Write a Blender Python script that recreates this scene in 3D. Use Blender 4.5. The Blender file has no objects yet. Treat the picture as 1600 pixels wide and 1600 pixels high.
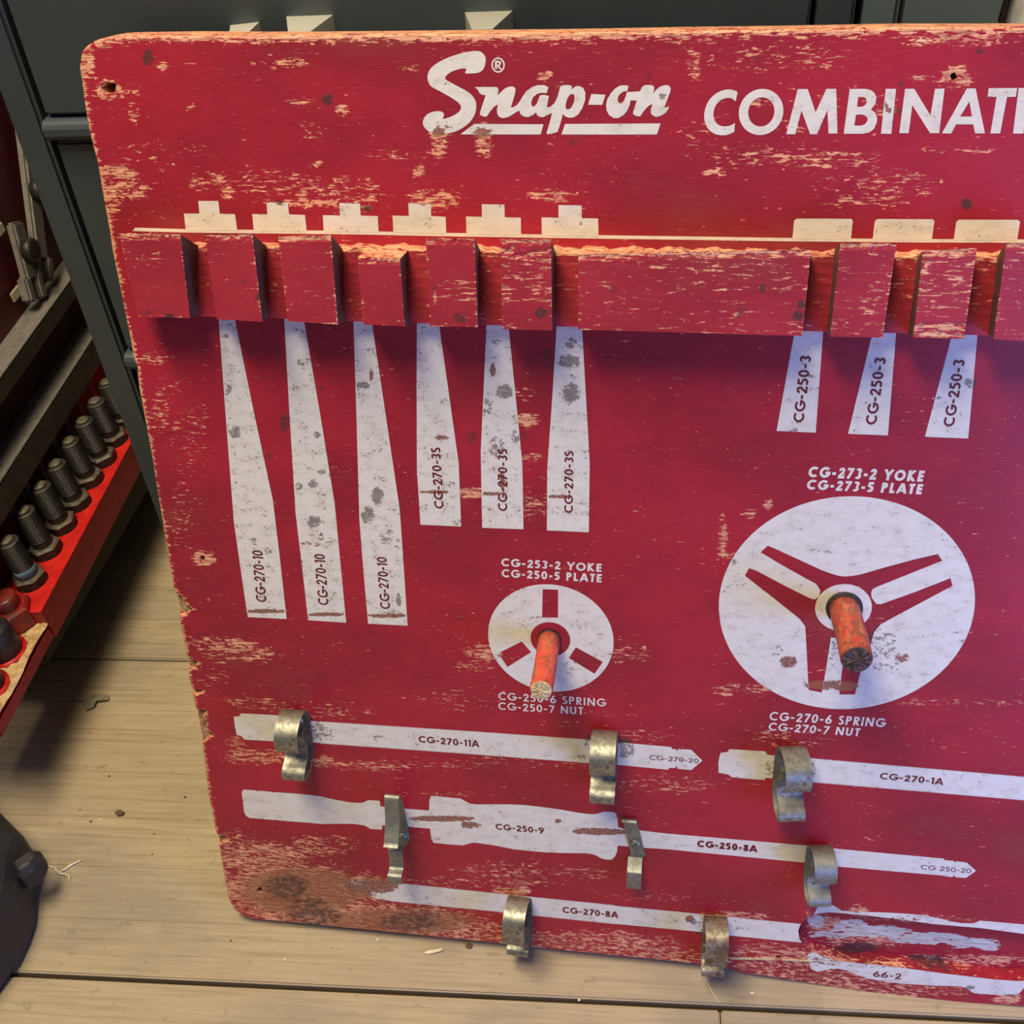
import bpy, bmesh, math, random
import numpy as np
from mathutils import Vector, Matrix
from mathutils.geometry import delaunay_2d_cdt

random.seed(7)
RNG = np.random.default_rng(7)
SC = bpy.context.scene
COL = SC.collection

# ------------------------------------------------------------------ camera
F = 1750.0
W = np.array([[0.98803765, -0.04933965, 0.14610683],
              [0.14120770, 0.67026807, -0.72856098],
              [-0.06198380, 0.74047708, 0.66921723]])
CAM = np.array([0.09496944, -0.39498513, 0.77661052])
cam = bpy.data.cameras.new('camera')
cam.sensor_width = 36.0
cam.lens = F / 1600 * 36
cam.clip_start = 0.02
camo = bpy.data.objects.new('camera', cam)
COL.objects.link(camo)
M = Matrix([list(W[i]) + [CAM[i]] for i in range(3)] + [[0, 0, 0, 1]])
camo.matrix_world = M
SC.camera = camo

# ------------------------------------------------------------------ world, lamps, exposure
SC.view_settings.view_transform = 'Standard'
SC.view_settings.look = 'None'
SC.view_settings.exposure = 0.0
SC.view_settings.gamma = 1.0
SC.view_settings.use_curve_mapping = False
wd = bpy.data.worlds.new('world')
SC.world = wd
wd.use_nodes = True
wd.node_tree.nodes['Background'].inputs[0].default_value = (0.78, 0.80, 0.96, 1)
wd.node_tree.nodes['Background'].inputs[1].default_value = 0.11


def area(name, loc, target, size, power, color, sy=None):
    l = bpy.data.lights.new(name, 'AREA')
    l.energy = power
    l.color = color
    l.size = size
    if sy:
        l.shape = 'RECTANGLE'
        l.size_y = sy
    o = bpy.data.objects.new(name, l)
    COL.objects.link(o)
    o.location = loc
    d = Vector(target) - Vector(loc)
    o.rotation_euler = d.to_track_quat('-Z', 'Y').to_euler()
    return o


area('ceiling_lamp', (-0.36, -0.26, 2.10), (0.10, 0.0, 0.2), 1.25, 50.0, (1.0, 0.87, 0.62), 0.46)
area('doorway_daylight', (0.76, -0.46, 0.34), (0.35, 0.08, 0.40), 0.34, 6.8, (0.20, 0.32, 1.0), 0.4)

# ------------------------------------------------------------------ board frame and projection helpers
ORG = np.array([0.0, 0.0785795, 0.34161932])
RB = np.array([[1.0, 0.0, 0.0], [0.0, 0.276659929, -0.960967889], [0.0, 0.960967889, 0.276659929]])
V0 = 0.350025          # board bottom is this far below ORG along the board
THK = 0.019
BASE = ORG - RB[:, 1] * V0


def ray(px, py):
    return W @ np.array([(px - 800) / F, -(py - 800) / F, -1.0])


def bp(px, py, h=0.0):
    """point of the board (local u, v) seen in the photograph at px, py, at height h above its face"""
    r = ray(px, py)
    n = RB[:, 2]
    P = BASE + n * h
    s = ((P - CAM) @ n) / (r @ n)
    Q = CAM + r * s - BASE
    return (float(Q @ RB[:, 0]), float(Q @ RB[:, 1]))


def fl(px, py, z=0.0):
    r = ray(px, py)
    P = CAM + r * ((z - CAM[2]) / r[2])
    return (float(P[0]), float(P[1]), z)


def pix(P):
    """reference pixel of local board points (n,3)"""
    Pw = BASE + P @ RB.T
    q = (Pw - CAM) @ W
    return 800 + F * q[:, 0] / -q[:, 2], 800 - F * q[:, 1] / -q[:, 2]


# ------------------------------------------------------------------ wear maps, with some cast shadow painted in: (px, py, rx, ry, strength)
BARE = [(440, 1395, 115, 42, .74), (490, 1425, 100, 32, .74), (400, 1338, 70, 22, .66), (560, 1388, 55, 22, .66),
        (600, 1440, 150, 28, .62), (720, 1458, 120, 20, .64), (900, 1474, 150, 18, .66), (1050, 1494, 100, 14, .6),
        (1200, 1502, 95, 26, .60), (1210, 1525, 90, 14, .56), (1300, 1532, 110, 18, .58), (1420, 1547, 100, 13, .55),
        (370, 1325, 30, 26, .5),
        (510, 1320, 60, 14, .50), (1150, 1431, 60, 6, .62), (700, 1378, 180, 8, .45), (800, 1392, 30, 8, .75),
        (1430, 1435, 90, 6, .55), (1340, 1424, 14, 10, .8), (1575, 1560, 20, 8, .95),
        (686, 222, 13, 30, .80), (757, 226, 13, 20, .80), (690, 204, 18, 8, .8), (757, 205, 14, 12, .8), (1115, 270, 20, 7, .85), (1085, 88, 12, 40, .62),
        (1080, 60, 40, 12, .55), (182, 268, 28, 12, .80), (200, 292, 34, 20, .52), (172, 310, 14, 24, .72),
        (330, 285, 34, 14, .58), (357, 300, 12, 12, .70), (470, 317, 60, 6, .72), (550, 300, 50, 26, .42),
        (680, 312, 40, 16, .62), (860, 305, 34, 8, .58), (430, 285, 60, 22, .40), (250, 240, 60, 22, .36),
        (1492, 120, 26, 18, .80), (1455, 122, 36, 6, .60), (1480, 62, 70, 10, .62), (1530, 62, 50, 10, .66),
        (810, 62, 70, 5, .52), (600, 66, 60, 6, .54), (1000, 58, 60, 6, .5), (455, 98, 22, 9, .58), (655, 267, 9, 8, .85),
        (495, 256, 9, 5, .85), (850, 118, 12, 8, .6), (535, 172, 14, 8, .72), (470, 158, 26, 4, .62), (640, 108, 18, 5, .6),
        (485, 205, 20, 14, .5), (620, 243, 50, 8, .46), (208, 178, 8, 16, .62), (255, 103, 8, 8, .8), (296, 168, 10, 5, .72),
        (820, 657, 20, 10, .80), (815, 612, 20, 12, .45), (735, 771, 20, 8, .72), (820, 790, 60, 18, .40), (830, 715, 16, 6, .6),
        (1200, 787, 9, 9, .80), (1172, 803, 12, 6, .72), (1130, 835, 6, 34, .62), (1135, 868, 14, 5, .6), (980, 1022, 44, 14, .5),
        (755, 1020, 26, 12, .62), (745, 1040, 30, 8, .5), (360, 1008, 34, 12, .66), (392, 1022, 40, 12, .55), (310, 1000, 20, 8, .5),
        (330, 1040, 30, 30, .35), (395, 1098, 50, 10, .45), (290, 700, 30, 60, .30), (262, 605, 20, 14, .34), (310, 655, 14, 30, .36),
        (405, 1182, 50, 12, .66), (370, 1160, 16, 12, .6), (506, 1190, 22, 8, .72), (600, 1196, 90, 8, .50), (800, 1190, 110, 14, .34),
        (1010, 1150, 40, 10, .40), (318, 872, 17, 11, .85), (406, 1391, 15, 10, .9), (169, 139, 20, 15, .75), (192, 142, 30, 8, .60),
        (800, 1360, 90, 14, .45), (690, 1378, 40, 10, .5), (900, 1365, 50, 10, .42), (1000, 1400, 60, 8, .42),
        (240, 560, 22, 8, .5), (500, 1110, 80, 14, .40), (740, 1090, 60, 20, .34), (1040, 1225, 80, 14, .34), (1170, 1075, 40, 8, .5),
        (1460, 1098, 60, 5, .50), (1240, 1150, 60, 20, .38), (1130, 1080, 16, 8, .6), (1560, 1098, 60, 5, .5), (1190, 160, 20, 6, .5),
        (1385, 175, 16, 9, .62), (1240, 200, 30, 8, .4), (1300, 250, 80, 12, .45), (1500, 235, 60, 6, .6), (1400, 285, 80, 20, .42),
        (1350, 315, 60, 10, .5), (1160, 245, 80, 14, .48), (1100, 200, 40, 30, .35), (1200, 90, 120, 20, .42),
        (610, 1262, 14, 4, .4), (880, 1130, 30, 6, .4), (1270, 1425, 10, 8, .4), (250, 640, 14, 30, .55), (285, 800, 16, 60, .30),
        (1210, 1497, 60, 3.0, .8), (1290, 1445, 30, 12, .72), (1350, 1470, 60, 10, .58), (1500, 1500, 120, 8, .60), (1300, 1500, 40, 8, .8),
        (1390, 1508, 70, 4, .80), (700, 1240, 60, 3, .4), (135, 90, 14, 34, .80), (158, 66, 26, 9, .85), (205, 60, 50, 4, .7)]
GRIME_SHADE = [(232, 90, 9, 13, .8), (512, 155, 8, 8, .9), (340, 108, 7, 12, .5), (574, 325, 6, 7, .8), (1510, 319, 9, 8, .9),
         (1532, 80, 10, 6, .6), (1408, 132, 6, 5, .7), (1182, 92, 6, 4, .6), (1278, 104, 5, 5, .6), (448, 1386, 36, 20, .66), (480, 1412, 30, 12, .6), (408, 466, 10, 10, .7), (370, 440, 20, 8, .45), (718, 497, 10, 8, .65), (845, 490, 10, 9, .85), (1190, 452, 8, 9, .75), (1252, 475, 7, 6, .9), (1247, 494, 8, 8, .95), (958, 450, 10, 8, .6), (1160, 480, 10, 5, .6), (1157, 493, 7, 4, .6), (265, 494, 8, 4, .8), (225, 488, 12, 6, .5), (640, 1440, 50, 16, .62),
         (490, 1432, 44, 16, .66), (900, 222, 12, 8, .55), (908, 203, 14, 14, .35), (1014, 119, 5, 6, .7),
         (445, 660, 9, 13, .7), (421, 713, 7, 6, .6), (503, 608, 6, 6, .6), (525, 795, 8, 6, .5), (412, 700, 8, 8, .4), (862, 560, 22, 22, .5),
         (735, 685, 12, 10, .55), (815, 685, 12, 12, .45), (720, 958, 12, 14, .45), (980, 1045, 12, 10, .4), (460, 690, 20, 12, .3),
         (367, 676, 11, 10, .95), (357, 610, 6, 9, .9), (490, 815, 11, 10, 1), (489, 757, 8, 8, .95), (467, 760, 7, 7, .9),
         (590, 775, 10, 16, 1), (574, 804, 11, 13, .95), (603, 838, 13, 15, .75), (568, 602, 11, 6, 1), (496, 679, 8, 6, .9),
         (398, 845, 7, 8, .8), (419, 862, 8, 5, .8), (623, 938, 5, 11, .95), (622, 850, 6, 10, .7), (503, 737, 8, 7, .8), (470, 566, 7, 6, .8),
         (351, 525, 8, 4, .9), (577, 547, 10, 4, .7), (365, 550, 10, 8, .5), (890, 564, 17, 12, 1), (892, 537, 10, 9, .95),
         (893, 614, 14, 17, 1), (788, 612, 13, 12, 1), (762, 636, 8, 14, .8), (776, 699, 13, 18, .85), (805, 683, 7, 12, .85),
         (775, 535, 9, 5, .85), (688, 771, 14, 8, .6), (706, 758, 8, 6, .8), (660, 726, 6, 6, .6), (674, 693, 12, 4, .5),
         (895, 588, 5, 4, .8), (908, 785, 6, 8, .6), (862, 668, 10, 4, .5), (1267, 587, 8, 3, .9), (1515, 598, 9, 8, .95),
         (1468, 622, 7, 3, .8), (1240, 671, 8, 4, .9), (1335, 672, 4, 3, .9),
         (820, 975, 14, 14, .62), (905, 978, 14, 16, .62), (890, 1042, 24, 12, .62), (838, 966, 12, 6, .7), (930, 1022, 6, 8, .6),  # dark right of the thin peg mixes dirt with its painted shadow
         (1378, 1008, 26, 30, .70), (1385, 1040, 30, 12, .65), (1302, 1020, 10, 24, .7), (1412, 975, 22, 12, .5), (1148, 912, 22, 10, .62),  # smudge below right of the thick peg has its cast shadow painted in
         (1214, 1016, 14, 10, .7), (1230, 1036, 14, 8, .6), (1300, 945, 10, 20, .5), (1147, 878, 4, 6, .9), (1330, 828, 5, 9, .7),
         (1275, 860, 10, 5, .7), (1493, 988, 6, 3, .8), (1400, 1070, 8, 30, .4), (1270, 908, 20, 8, .4),
         (497, 1143, 16, 16, .80), (512, 1146, 14, 12, .7), (475, 1150, 10, 20, .7), (918, 1160, 6, 12, .8), (975, 1170, 16, 16, .85), (995, 1180, 18, 12, .55),  # dark beside the clips paints in their cast shadows along with dirt
         (905, 1183, 14, 4, .8), (1202, 1200, 9, 14, .75), (1270, 1200, 6, 16, .8), (592, 1151, 12, 3, .8), (590, 1157, 5, 3, .8),
         (1475, 1208, 6, 6, .7), (760, 1276, 20, 3, .3), (640, 1290, 8, 5, .6), (651, 1282, 6, 3, .8), (830, 1326, 24, 3, .6),
         (680, 1392, 10, 3, .6), (670, 1403, 8, 3, .7), (728, 1400, 8, 4, .6), (1085, 1441, 8, 5, .9), (1172, 1443, 12, 8, .5),
         (1095, 1448, 10, 14, .7), (1148, 1446, 12, 14, .55), (1420, 1527, 16, 7, .4), (1515, 1543, 9, 4, 1), (1442, 1524, 5, 4, .7),
         (720, 170, 6, 4, 0), (698, 132, 5, 5, .9), (1035, 150, 7, 5, 1), (968, 139, 3, 3, .9), (700, 193, 3, 4, .8), (1408, 173, 7, 5, .6),
         (1268, 192, 5, 3, .7), (1462, 195, 7, 7, .5), (1485, 194, 6, 5, .6), (385, 353, 5, 3, .0),
         (440, 330, 0.1, 0.1, 0), (880, 335, 4, 4, .6), (907, 350, 4, 5, .9), (434, 317, 9, 4, .7), (335, 334, 8, 3, .6),
         (408, 1395, 6, 5, 0), (1340, 1480, 36, 8, .75), (1440, 1500, 40, 8, .75), (1300, 1440, 24, 10, 0), (1530, 1518, 100, 8, .5)]
BROWN = [(685, 207, 10, 8, 1), (752, 208, 14, 10, .9), (416, 955, 34, 3.2, 1), (511, 960, 30, 3.2, 1), (606, 962, 32, 3.2, 1),
         (680, 769, 24, 2.6, 1), (768, 771, 16, 3.0, 1), (873, 776, 20, 3.0, 1), (785, 750, 3.5, 16, 1), (580, 587, 3.5, 8, 1),
         (770, 578, 4.5, 11, 1), (762, 640, 7, 10, .55), (690, 684, 12, 4, .8), (486, 850, 22, 5, .6), (502, 838, 5, 8, .6),
         (1232, 1034, 14, 9, .85), (1290, 1070, 36, 8, .80), (1320, 1072, 20, 8, .9), (1410, 1028, 14, 8, .7), (1235, 1000, 5, 30, .35),
         (1262, 880, 3, 3, 0), (690, 1279, 50, 4.5, .95), (735, 1289, 16, 6, .8), (940, 1300, 44, 4.5, 1), (930, 1297, 34, 4, .8),
         (872, 1283, 6, 4, .8), (1395, 172, 14, 5, .8), (1382, 165, 8, 10, .6), (590, 1383, 34, 12, .85), (560, 1392, 26, 12, .85),
         (1010, 1300, 0.1, 0.1, 0), (762, 235, 0.1, 0.1, 0), (1345, 892, 0.1, 0.1, 0), (700, 1000, .1, .1, 0),
         (470, 1392, 100, 40, .80), (620, 1440, 130, 22, .76), (430, 1350, 60, 14, .6), (850, 1470, 60, 10, .6), (845, 1020, 20, 10, .3), (1222, 942, 4, 14, .0), (1078, 1436, 8, 6, .8)]
WHT = [(1275, 1440, 14, 12, .6), (1330, 1448, 26, 12, .62), (1375, 1455, 50, 9, .66), (1450, 1466, 60, 9, .68),
       (1520, 1474, 40, 8, .66), (1546, 1480, 16, 6, .66), (1300, 1460, 40, 6, .6)]


def spots(lst, px, py):
    out = np.zeros(len(px))
    for (x, y, rx, ry, s) in lst:
        if s <= 0:
            continue
        m = (np.abs(px - x) < rx * 1.7) & (np.abs(py - y) < ry * 1.7)
        if not m.any():
            continue
        d = np.sqrt(((px[m] - x) / rx) ** 2 + ((py[m] - y) / ry) ** 2)
        f = np.clip((1.65 - d) / 1.0, 0, 1)
        f = f * f * (3 - 2 * f) * s
        out[m] = np.maximum(out[m], f)
    return out


def set_attr(me, name, vals):
    a = me.attributes.new(name, 'FLOAT', 'POINT')
    a.data.foreach_set('value', np.asarray(vals, dtype=np.float32))


def wear(me, scale=1.0, extra=None, pts=None):
    n = len(me.vertices)
    if pts is None:
        co = np.empty(n * 3, dtype=np.float32)
        me.vertices.foreach_get('co', co)
        pts = co.reshape(-1, 3).astype(float)
    px, py = pix(pts)
    b = spots(BARE, px, py) * scale
    if extra is not None:
        b = np.maximum(b, extra)
    set_attr(me, 'bare', b)
    set_attr(me, 'grime_shade', spots(GRIME_SHADE, px, py))
    set_attr(me, 'brown', spots(BROWN, px, py))
    set_attr(me, 'wht', spots(WHT, px, py))


# ------------------------------------------------------------------ material toolkit
class NT:
    def __init__(self, name):
        self.m = bpy.data.materials.new(name)
        self.m.use_nodes = True
        self.t = self.m.node_tree
        self.b = self.t.nodes['Principled BSDF']
        self.tc = self.t.nodes.new('ShaderNodeTexCoord')

    def new(self, ty, **kw):
        n = self.t.nodes.new(ty)
        for k, v in kw.items():
            setattr(n, k, v)
        return n

    def link(self, a, b):
        self.t.links.new(a, b)

    def mapping(self, scale, loc=(0, 0, 0), src='Object', rot=(0, 0, 0)):
        m = self.new('ShaderNodeMapping')
        m.inputs['Scale'].default_value = scale
        m.inputs['Location'].default_value = loc
        m.inputs['Rotation'].default_value = rot
        self.link(self.tc.outputs[src], m.inputs['Vector'])
        return m.outputs[0]

    def noise(self, vec, scale=1.0, detail=3, rough=.6, dist=0.0):
        n = self.new('ShaderNodeTexNoise')
        n.inputs['Scale'].default_value = scale
        n.inputs['Detail'].default_value = detail
        n.inputs['Roughness'].default_value = rough
        n.inputs['Distortion'].default_value = dist
        self.link(vec, n.inputs['Vector'])
        return n.outputs['Fac']

    def _in(self, sock, v):
        if isinstance(v, (int, float)):
            sock.default_value = v
        elif isinstance(v, tuple):
            sock.default_value = v if len(v) == 4 else (*v, 1)
        else:
            self.link(v, sock)

    def math(self, op, a, b=0.0, c=None, clamp=False):
        n = self.new('ShaderNodeMath', operation=op)
        n.use_clamp = clamp
        self._in(n.inputs[0], a)
        self._in(n.inputs[1], b)
        if c is not None:
            self._in(n.inputs[2], c)
        return n.outputs[0]

    def step(self, v, lo, hi):
        n = self.new('ShaderNodeMapRange')
        n.interpolation_type = 'SMOOTHSTEP'
        self._in(n.inputs['Value'], v)
        n.inputs['From Min'].default_value = lo
        n.inputs['From Max'].default_value = hi
        return n.outputs['Result']

    def mix(self, f, a, b):
        n = self.new('ShaderNodeMix', data_type='RGBA')
        self._in(n.inputs[0], f)
        self._in(n.inputs[6], a)
        self._in(n.inputs[7], b)
        return n.outputs[2]

    def ramp(self, f, stops):
        n = self.new('ShaderNodeValToRGB')
        e = n.color_ramp.elements
        while len(e) < len(stops):
            e.new(0.5)
        for k, (p, c) in enumerate(stops):
            e[k].position = p
            e[k].color = (*c, 1)
        self.link(f, n.inputs[0])
        return n.outputs[0]

    def attr(self, name):
        n = self.new('ShaderNodeAttribute')
        n.attribute_name = name
        return n.outputs['Fac']

    def bump(self, h, strength=.3, dist=.001, inv=False):
        n = self.new('ShaderNodeBump')
        n.invert = inv
        n.inputs['Strength'].default_value = strength
        n.inputs['Distance'].default_value = dist
        self._in(n.inputs['Height'], h)
        self.link(n.outputs[0], self.b.inputs['Normal'])

    def done(self, color=None, rough=None, metal=None, spec=None):
        if color is not None:
            self._in(self.b.inputs['Base Color'], color)
        if rough is not None:
            self._in(self.b.inputs['Roughness'], rough)
        if metal is not None:
            self._in(self.b.inputs['Metallic'], metal)
        if spec is not None:
            self._in(self.b.inputs['Specular IOR Level'], spec)
        return self.m


def paint_chips(t, sx=125, sy=660):
    """0..1 mask where the paint has flaked along the grain"""
    v = t.mapping((sx, sy, 500))
    a = t.noise(v, 1.0, 4, .66, .8)
    b = t.noise(t.mapping((260, 420, 420)), 1.0, 4, .68, .6)
    lo = t.noise(t.mapping((16, 26, 10)), 1.0, 2, .5)
    s = t.math('MULTIPLY_ADD', a, .66, t.math('MULTIPLY', b, .34))
    s = t.math('MULTIPLY_ADD', lo, .16, s)
    s = t.math('MULTIPLY_ADD', t.attr('bare'), .205, s)
    return s


def red_paint(name, base=(.39, .016, .034), dark=(.26, .012, .026), thr=.714, sx=135, sy=760, rough=.42, chip_soft=.012):
    t = NT(name)
    s = paint_chips(t, sx, sy)
    chip = t.step(s, thr, thr + chip_soft)
    rim = t.step(s, thr - .02, thr)
    grain = t.noise(t.mapping((70, 1400, 900)), 1.0, 3, .7)
    fade = t.noise(t.mapping((7, 11, 9)), 1.0, 4, .6)
    fine = t.noise(t.mapping((500, 500, 500)), 1.0, 3, .7)
    c = t.mix(t.step(fade, .36, .66), base, dark)
    c = t.mix(t.math('MULTIPLY', t.step(grain, .52, .72), .35), c, (.50, .060, .060))
    c = t.mix(t.math('MULTIPLY', t.step(fade, .56, .70), .16), c, (.36, .12, .07))
    c = t.mix(t.math('MULTIPLY', t.step(fine, .60, .74), .30), c, (.12, .008, .012))
    c = t.mix(t.math('MULTIPLY', rim, .35), c, (.62, .13, .08))
    wood = t.ramp(t.noise(t.mapping((60, 1100, 600), (3, 1, 0)), 1.0, 4, .7),
                  [(.24, (.12, .055, .030)), (.40, (.46, .19, .11)), (.54, (.86, .40, .22)), (.8, (.96, .66, .42))])
    c = t.mix(chip, c, wood)
    w = t.math('MULTIPLY_ADD', t.noise(t.mapping((160, 420, 300)), 1, 3, .6), .9, t.math('MULTIPLY', t.attr('wht'), .75))
    w = t.step(w, .80, .83)
    c = t.mix(w, c, t.ramp(grain, [(.3, (.30, .26, .22)), (.6, (.72, .68, .60))]))
    br = t.step(t.math('MULTIPLY_ADD', fine, .5, t.math('MULTIPLY', t.attr('brown'), .6)), .56, .72)
    c = t.mix(t.math('MULTIPLY', br, .72), c, (.30, .125, .055))
    g = t.math('MULTIPLY_ADD', t.noise(t.mapping((220, 260, 200)), 1, 3, .65), .8, t.math('MULTIPLY', t.attr('grime_shade'), .62))
    g = t.math('MULTIPLY', t.step(g, .62, .90), .82)
    c = t.mix(g, c, (.050, .034, .030))
    t.bump(t.math('SUBTRACT', t.math('MULTIPLY', grain, .25), chip), .5, .0004)
    return t.done(c, t.math('MULTIPLY_ADD', chip, .3, rough), 0, .45)


def white_print(name, speck=.5, chip_thr=.755, tone=(.75, .71, .63)):
    t = NT(name)
    s = paint_chips(t)
    chip = t.step(s, chip_thr, chip_thr + .012)
    grain = t.noise(t.mapping((90, 1300, 900)), 1.0, 3, .7)
    fine = t.noise(t.mapping((560, 700, 500)), 1.0, 2, .6)
    mid = t.noise(t.mapping((110, 150, 100)), 1.0, 4, .65)
    c = t.mix(t.math('MULTIPLY', t.step(mid, .40, .72), .55), tone, (.56, .51, .42))
    c = t.mix(t.math('MULTIPLY', t.step(grain, .55, .75), .28), c, (.42, .38, .33))
    dens = t.math('MULTIPLY_ADD', mid, .52, t.math('MULTIPLY', fine, .66))
    sp = t.step(dens, .755 - .055 * speck, .785 - .055 * speck)
    c = t.mix(t.math('MULTIPLY', sp, .80), c, (.20, .155, .13))
    c = t.mix(chip, c, t.ramp(grain, [(.35, (.10, .030, .022)), (.6, (.36, .10, .065)), (.75, (.70, .36, .2))]))
    j = t.noise(t.mapping((330, 380, 300)), 1, 4, .75)
    br = t.step(t.math('MULTIPLY_ADD', j, .75, t.math('MULTIPLY', t.attr('brown'), .50)), .66, .71)
    c = t.mix(t.math('MULTIPLY', br, .92), c, t.ramp(fine, [(.35, (.10, .035, .022)), (.65, (.38, .13, .07))]))
    g = t.math('MULTIPLY_ADD', j, 1.0, t.math('MULTIPLY', t.attr('grime_shade'), .46))
    g = t.math('MULTIPLY', t.step(g, .82, .90), .80)
    c = t.mix(g, c, t.ramp(fine, [(.35, (.09, .07, .06)), (.65, (.22, .18, .155))]))
    t.bump(t.math('SUBTRACT', grain, chip), .3, .0003)
    return t.done(c, .5, 0, .4)


MAT = {}
MAT['board'] = red_paint('red_board_paint')
MAT['rail'] = red_paint('red_rail_paint', (.42, .028, .045), (.30, .018, .032), thr=.712, sx=90, sy=640)
MAT['rail_end'] = None
MAT['white'] = white_print('white_screen_print', .25)
MAT['white_speck'] = white_print('white_screen_print_pitted', 1.25)
MAT['white_mid'] = white_print('white_screen_print_scuffed', .60)


def simple(name, color, rough=.5, metal=0.0, var=None, scale=300, bump=0.0, spec=.5):
    t = NT(name)
    n = t.noise(t.mapping((scale,) * 3), 1, 4, .65)
    c = t.mix(t.step(n, .40, .65), color, var if var else tuple(v * .7 for v in color))
    if bump:
        t.bump(n, bump, .0005)
    return t.done(c, rough, metal, spec)


MAT['ink'] = simple('dark_red_ink', (.17, .010, .022), .5, var=(.11, .008, .015))
MAT['rail_end'] = simple('brown_sawn_end', (.15, .055, .038), .65, var=(.075, .040, .028), scale=180, bump=.4)  # block sides browner and darker than the fronts
MAT['hole'] = simple('hole_wood', (.16, .09, .05), .8, var=(.03, .015, .01))
MAT['rim'] = simple('grime_and_hole_black', (.03, .022, .02), .7, var=(.008, .006, .006), scale=500)


def galvanised(name, c1=(.46, .44, .36), c2=(.26, .25, .20), rust=.62, rough=.42):
    t = NT(name)
    n = t.noise(t.mapping((260, 260, 260)), 1, 4, .7)
    m = t.noise(t.mapping((900, 300, 900)), 1, 3, .7)
    k = t.noise(t.mapping((120, 120, 120), (5, 2, 1)), 1, 3, .6)
    c = t.mix(t.step(n, .38, .62), c1, c2)
    c = t.mix(t.math('MULTIPLY', t.step(m, .60, .72), .7), c, (.08, .07, .055))
    c = t.mix(t.math('MULTIPLY', t.step(k, rust, rust + .08), .75), c, (.20, .10, .045))
    t.bump(n, .25, .0003)
    return t.done(c, t.math('MULTIPLY_ADD', n, .35, rough - .15), .75, .5)


MAT['zinc'] = galvanised('galvanised_spring_steel', (.37, .36, .29), (.22, .21, .165))
MAT['zinc_rusty'] = galvanised('rusty_spring_steel', (.38, .34, .26), (.24, .19, .13), .50, .5)
MAT['zinc_dull'] = galvanised('dull_spring_steel', (.33, .33, .28), (.24, .24, .20), .70, .5)


def peg_mat(name, base, dirt):
    t = NT(name)
    a = t.noise(t.mapping((160, 160, 45)), 1, 4, .7)
    b = t.noise(t.mapping((240, 240, 140), (4, 4, 4)), 1, 3, .7)
    c = t.mix(t.step(a, .42, .62), base, (.55, .14, .07))
    c = t.mix(t.math('MULTIPLY', t.step(b, .50 - dirt, .68 - dirt), .75), c, (.17, .075, .030))
    c = t.mix(t.math('MULTIPLY', t.step(a, .62, .70), .6), c, (.70, .38, .20))
    t.bump(a, .4, .0006)
    return t.done(c, .5, 0, .4)


MAT['peg_small'] = peg_mat('orange_red_dowel_paint', (.72, .075, .045), .02)
MAT['peg_big'] = peg_mat('brown_red_dowel_paint', (.48, .045, .030), .07)
MAT['endgrain'] = simple('bare_end_grain', (.72, .58, .34), .8, var=(.36, .22, .11), scale=900, bump=.5)
MAT['endgrain_dark'] = simple('sooty_end_grain', (.035, .025, .022), .7, var=(.12, .06, .045), scale=380, bump=.5)
MAT['barewood'] = simple('bare_ply_edge', (.42, .29, .155), .8, var=(.20, .12, .06), scale=420, bump=.6)

# ------------------------------------------------------------------ mesh helpers


def mesh_obj(name, verts, faces, mat, parent=None, smooth=False, mats=None, fmat=None):
    me = bpy.data.meshes.new(name)
    me.from_pydata([tuple(v) for v in verts], [], [tuple(f) for f in faces])
    if mats:
        for m in mats:
            me.materials.append(m)
        if fmat is not None:
            me.polygons.foreach_set('material_index', fmat)
    else:
        me.materials.append(mat)
    if smooth:
        me.polygons.foreach_set('use_smooth', [True] * len(me.polygons))
    me.update()
    o = bpy.data.objects.new(name, me)
    COL.objects.link(o)
    if parent:
        o.parent = parent
    return o


def tag(o, label=None, cat=None, group=None, kind=None):
    if label:
        o['label'] = label
    if cat:
        o['category'] = cat
    if group:
        o['group'] = group
    if kind:
        o['kind'] = kind
    return o


def empty(name, mw):
    o = bpy.data.objects.new(name, None)
    o.empty_display_size = .02
    COL.objects.link(o)
    o.matrix_world = mw
    return o


def inside(pts, poly):
    x, y = pts[:, 0], pts[:, 1]
    c = np.zeros(len(pts), bool)
    n = len(poly)
    for i in range(n):
        x1, y1 = poly[i]
        x2, y2 = poly[(i + 1) % n]
        if y1 == y2:
            continue
        m = (y1 > y) != (y2 > y)
        c ^= m & (x < (x2 - x1) * (y - y1) / (y2 - y1) + x1)
    return c


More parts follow.
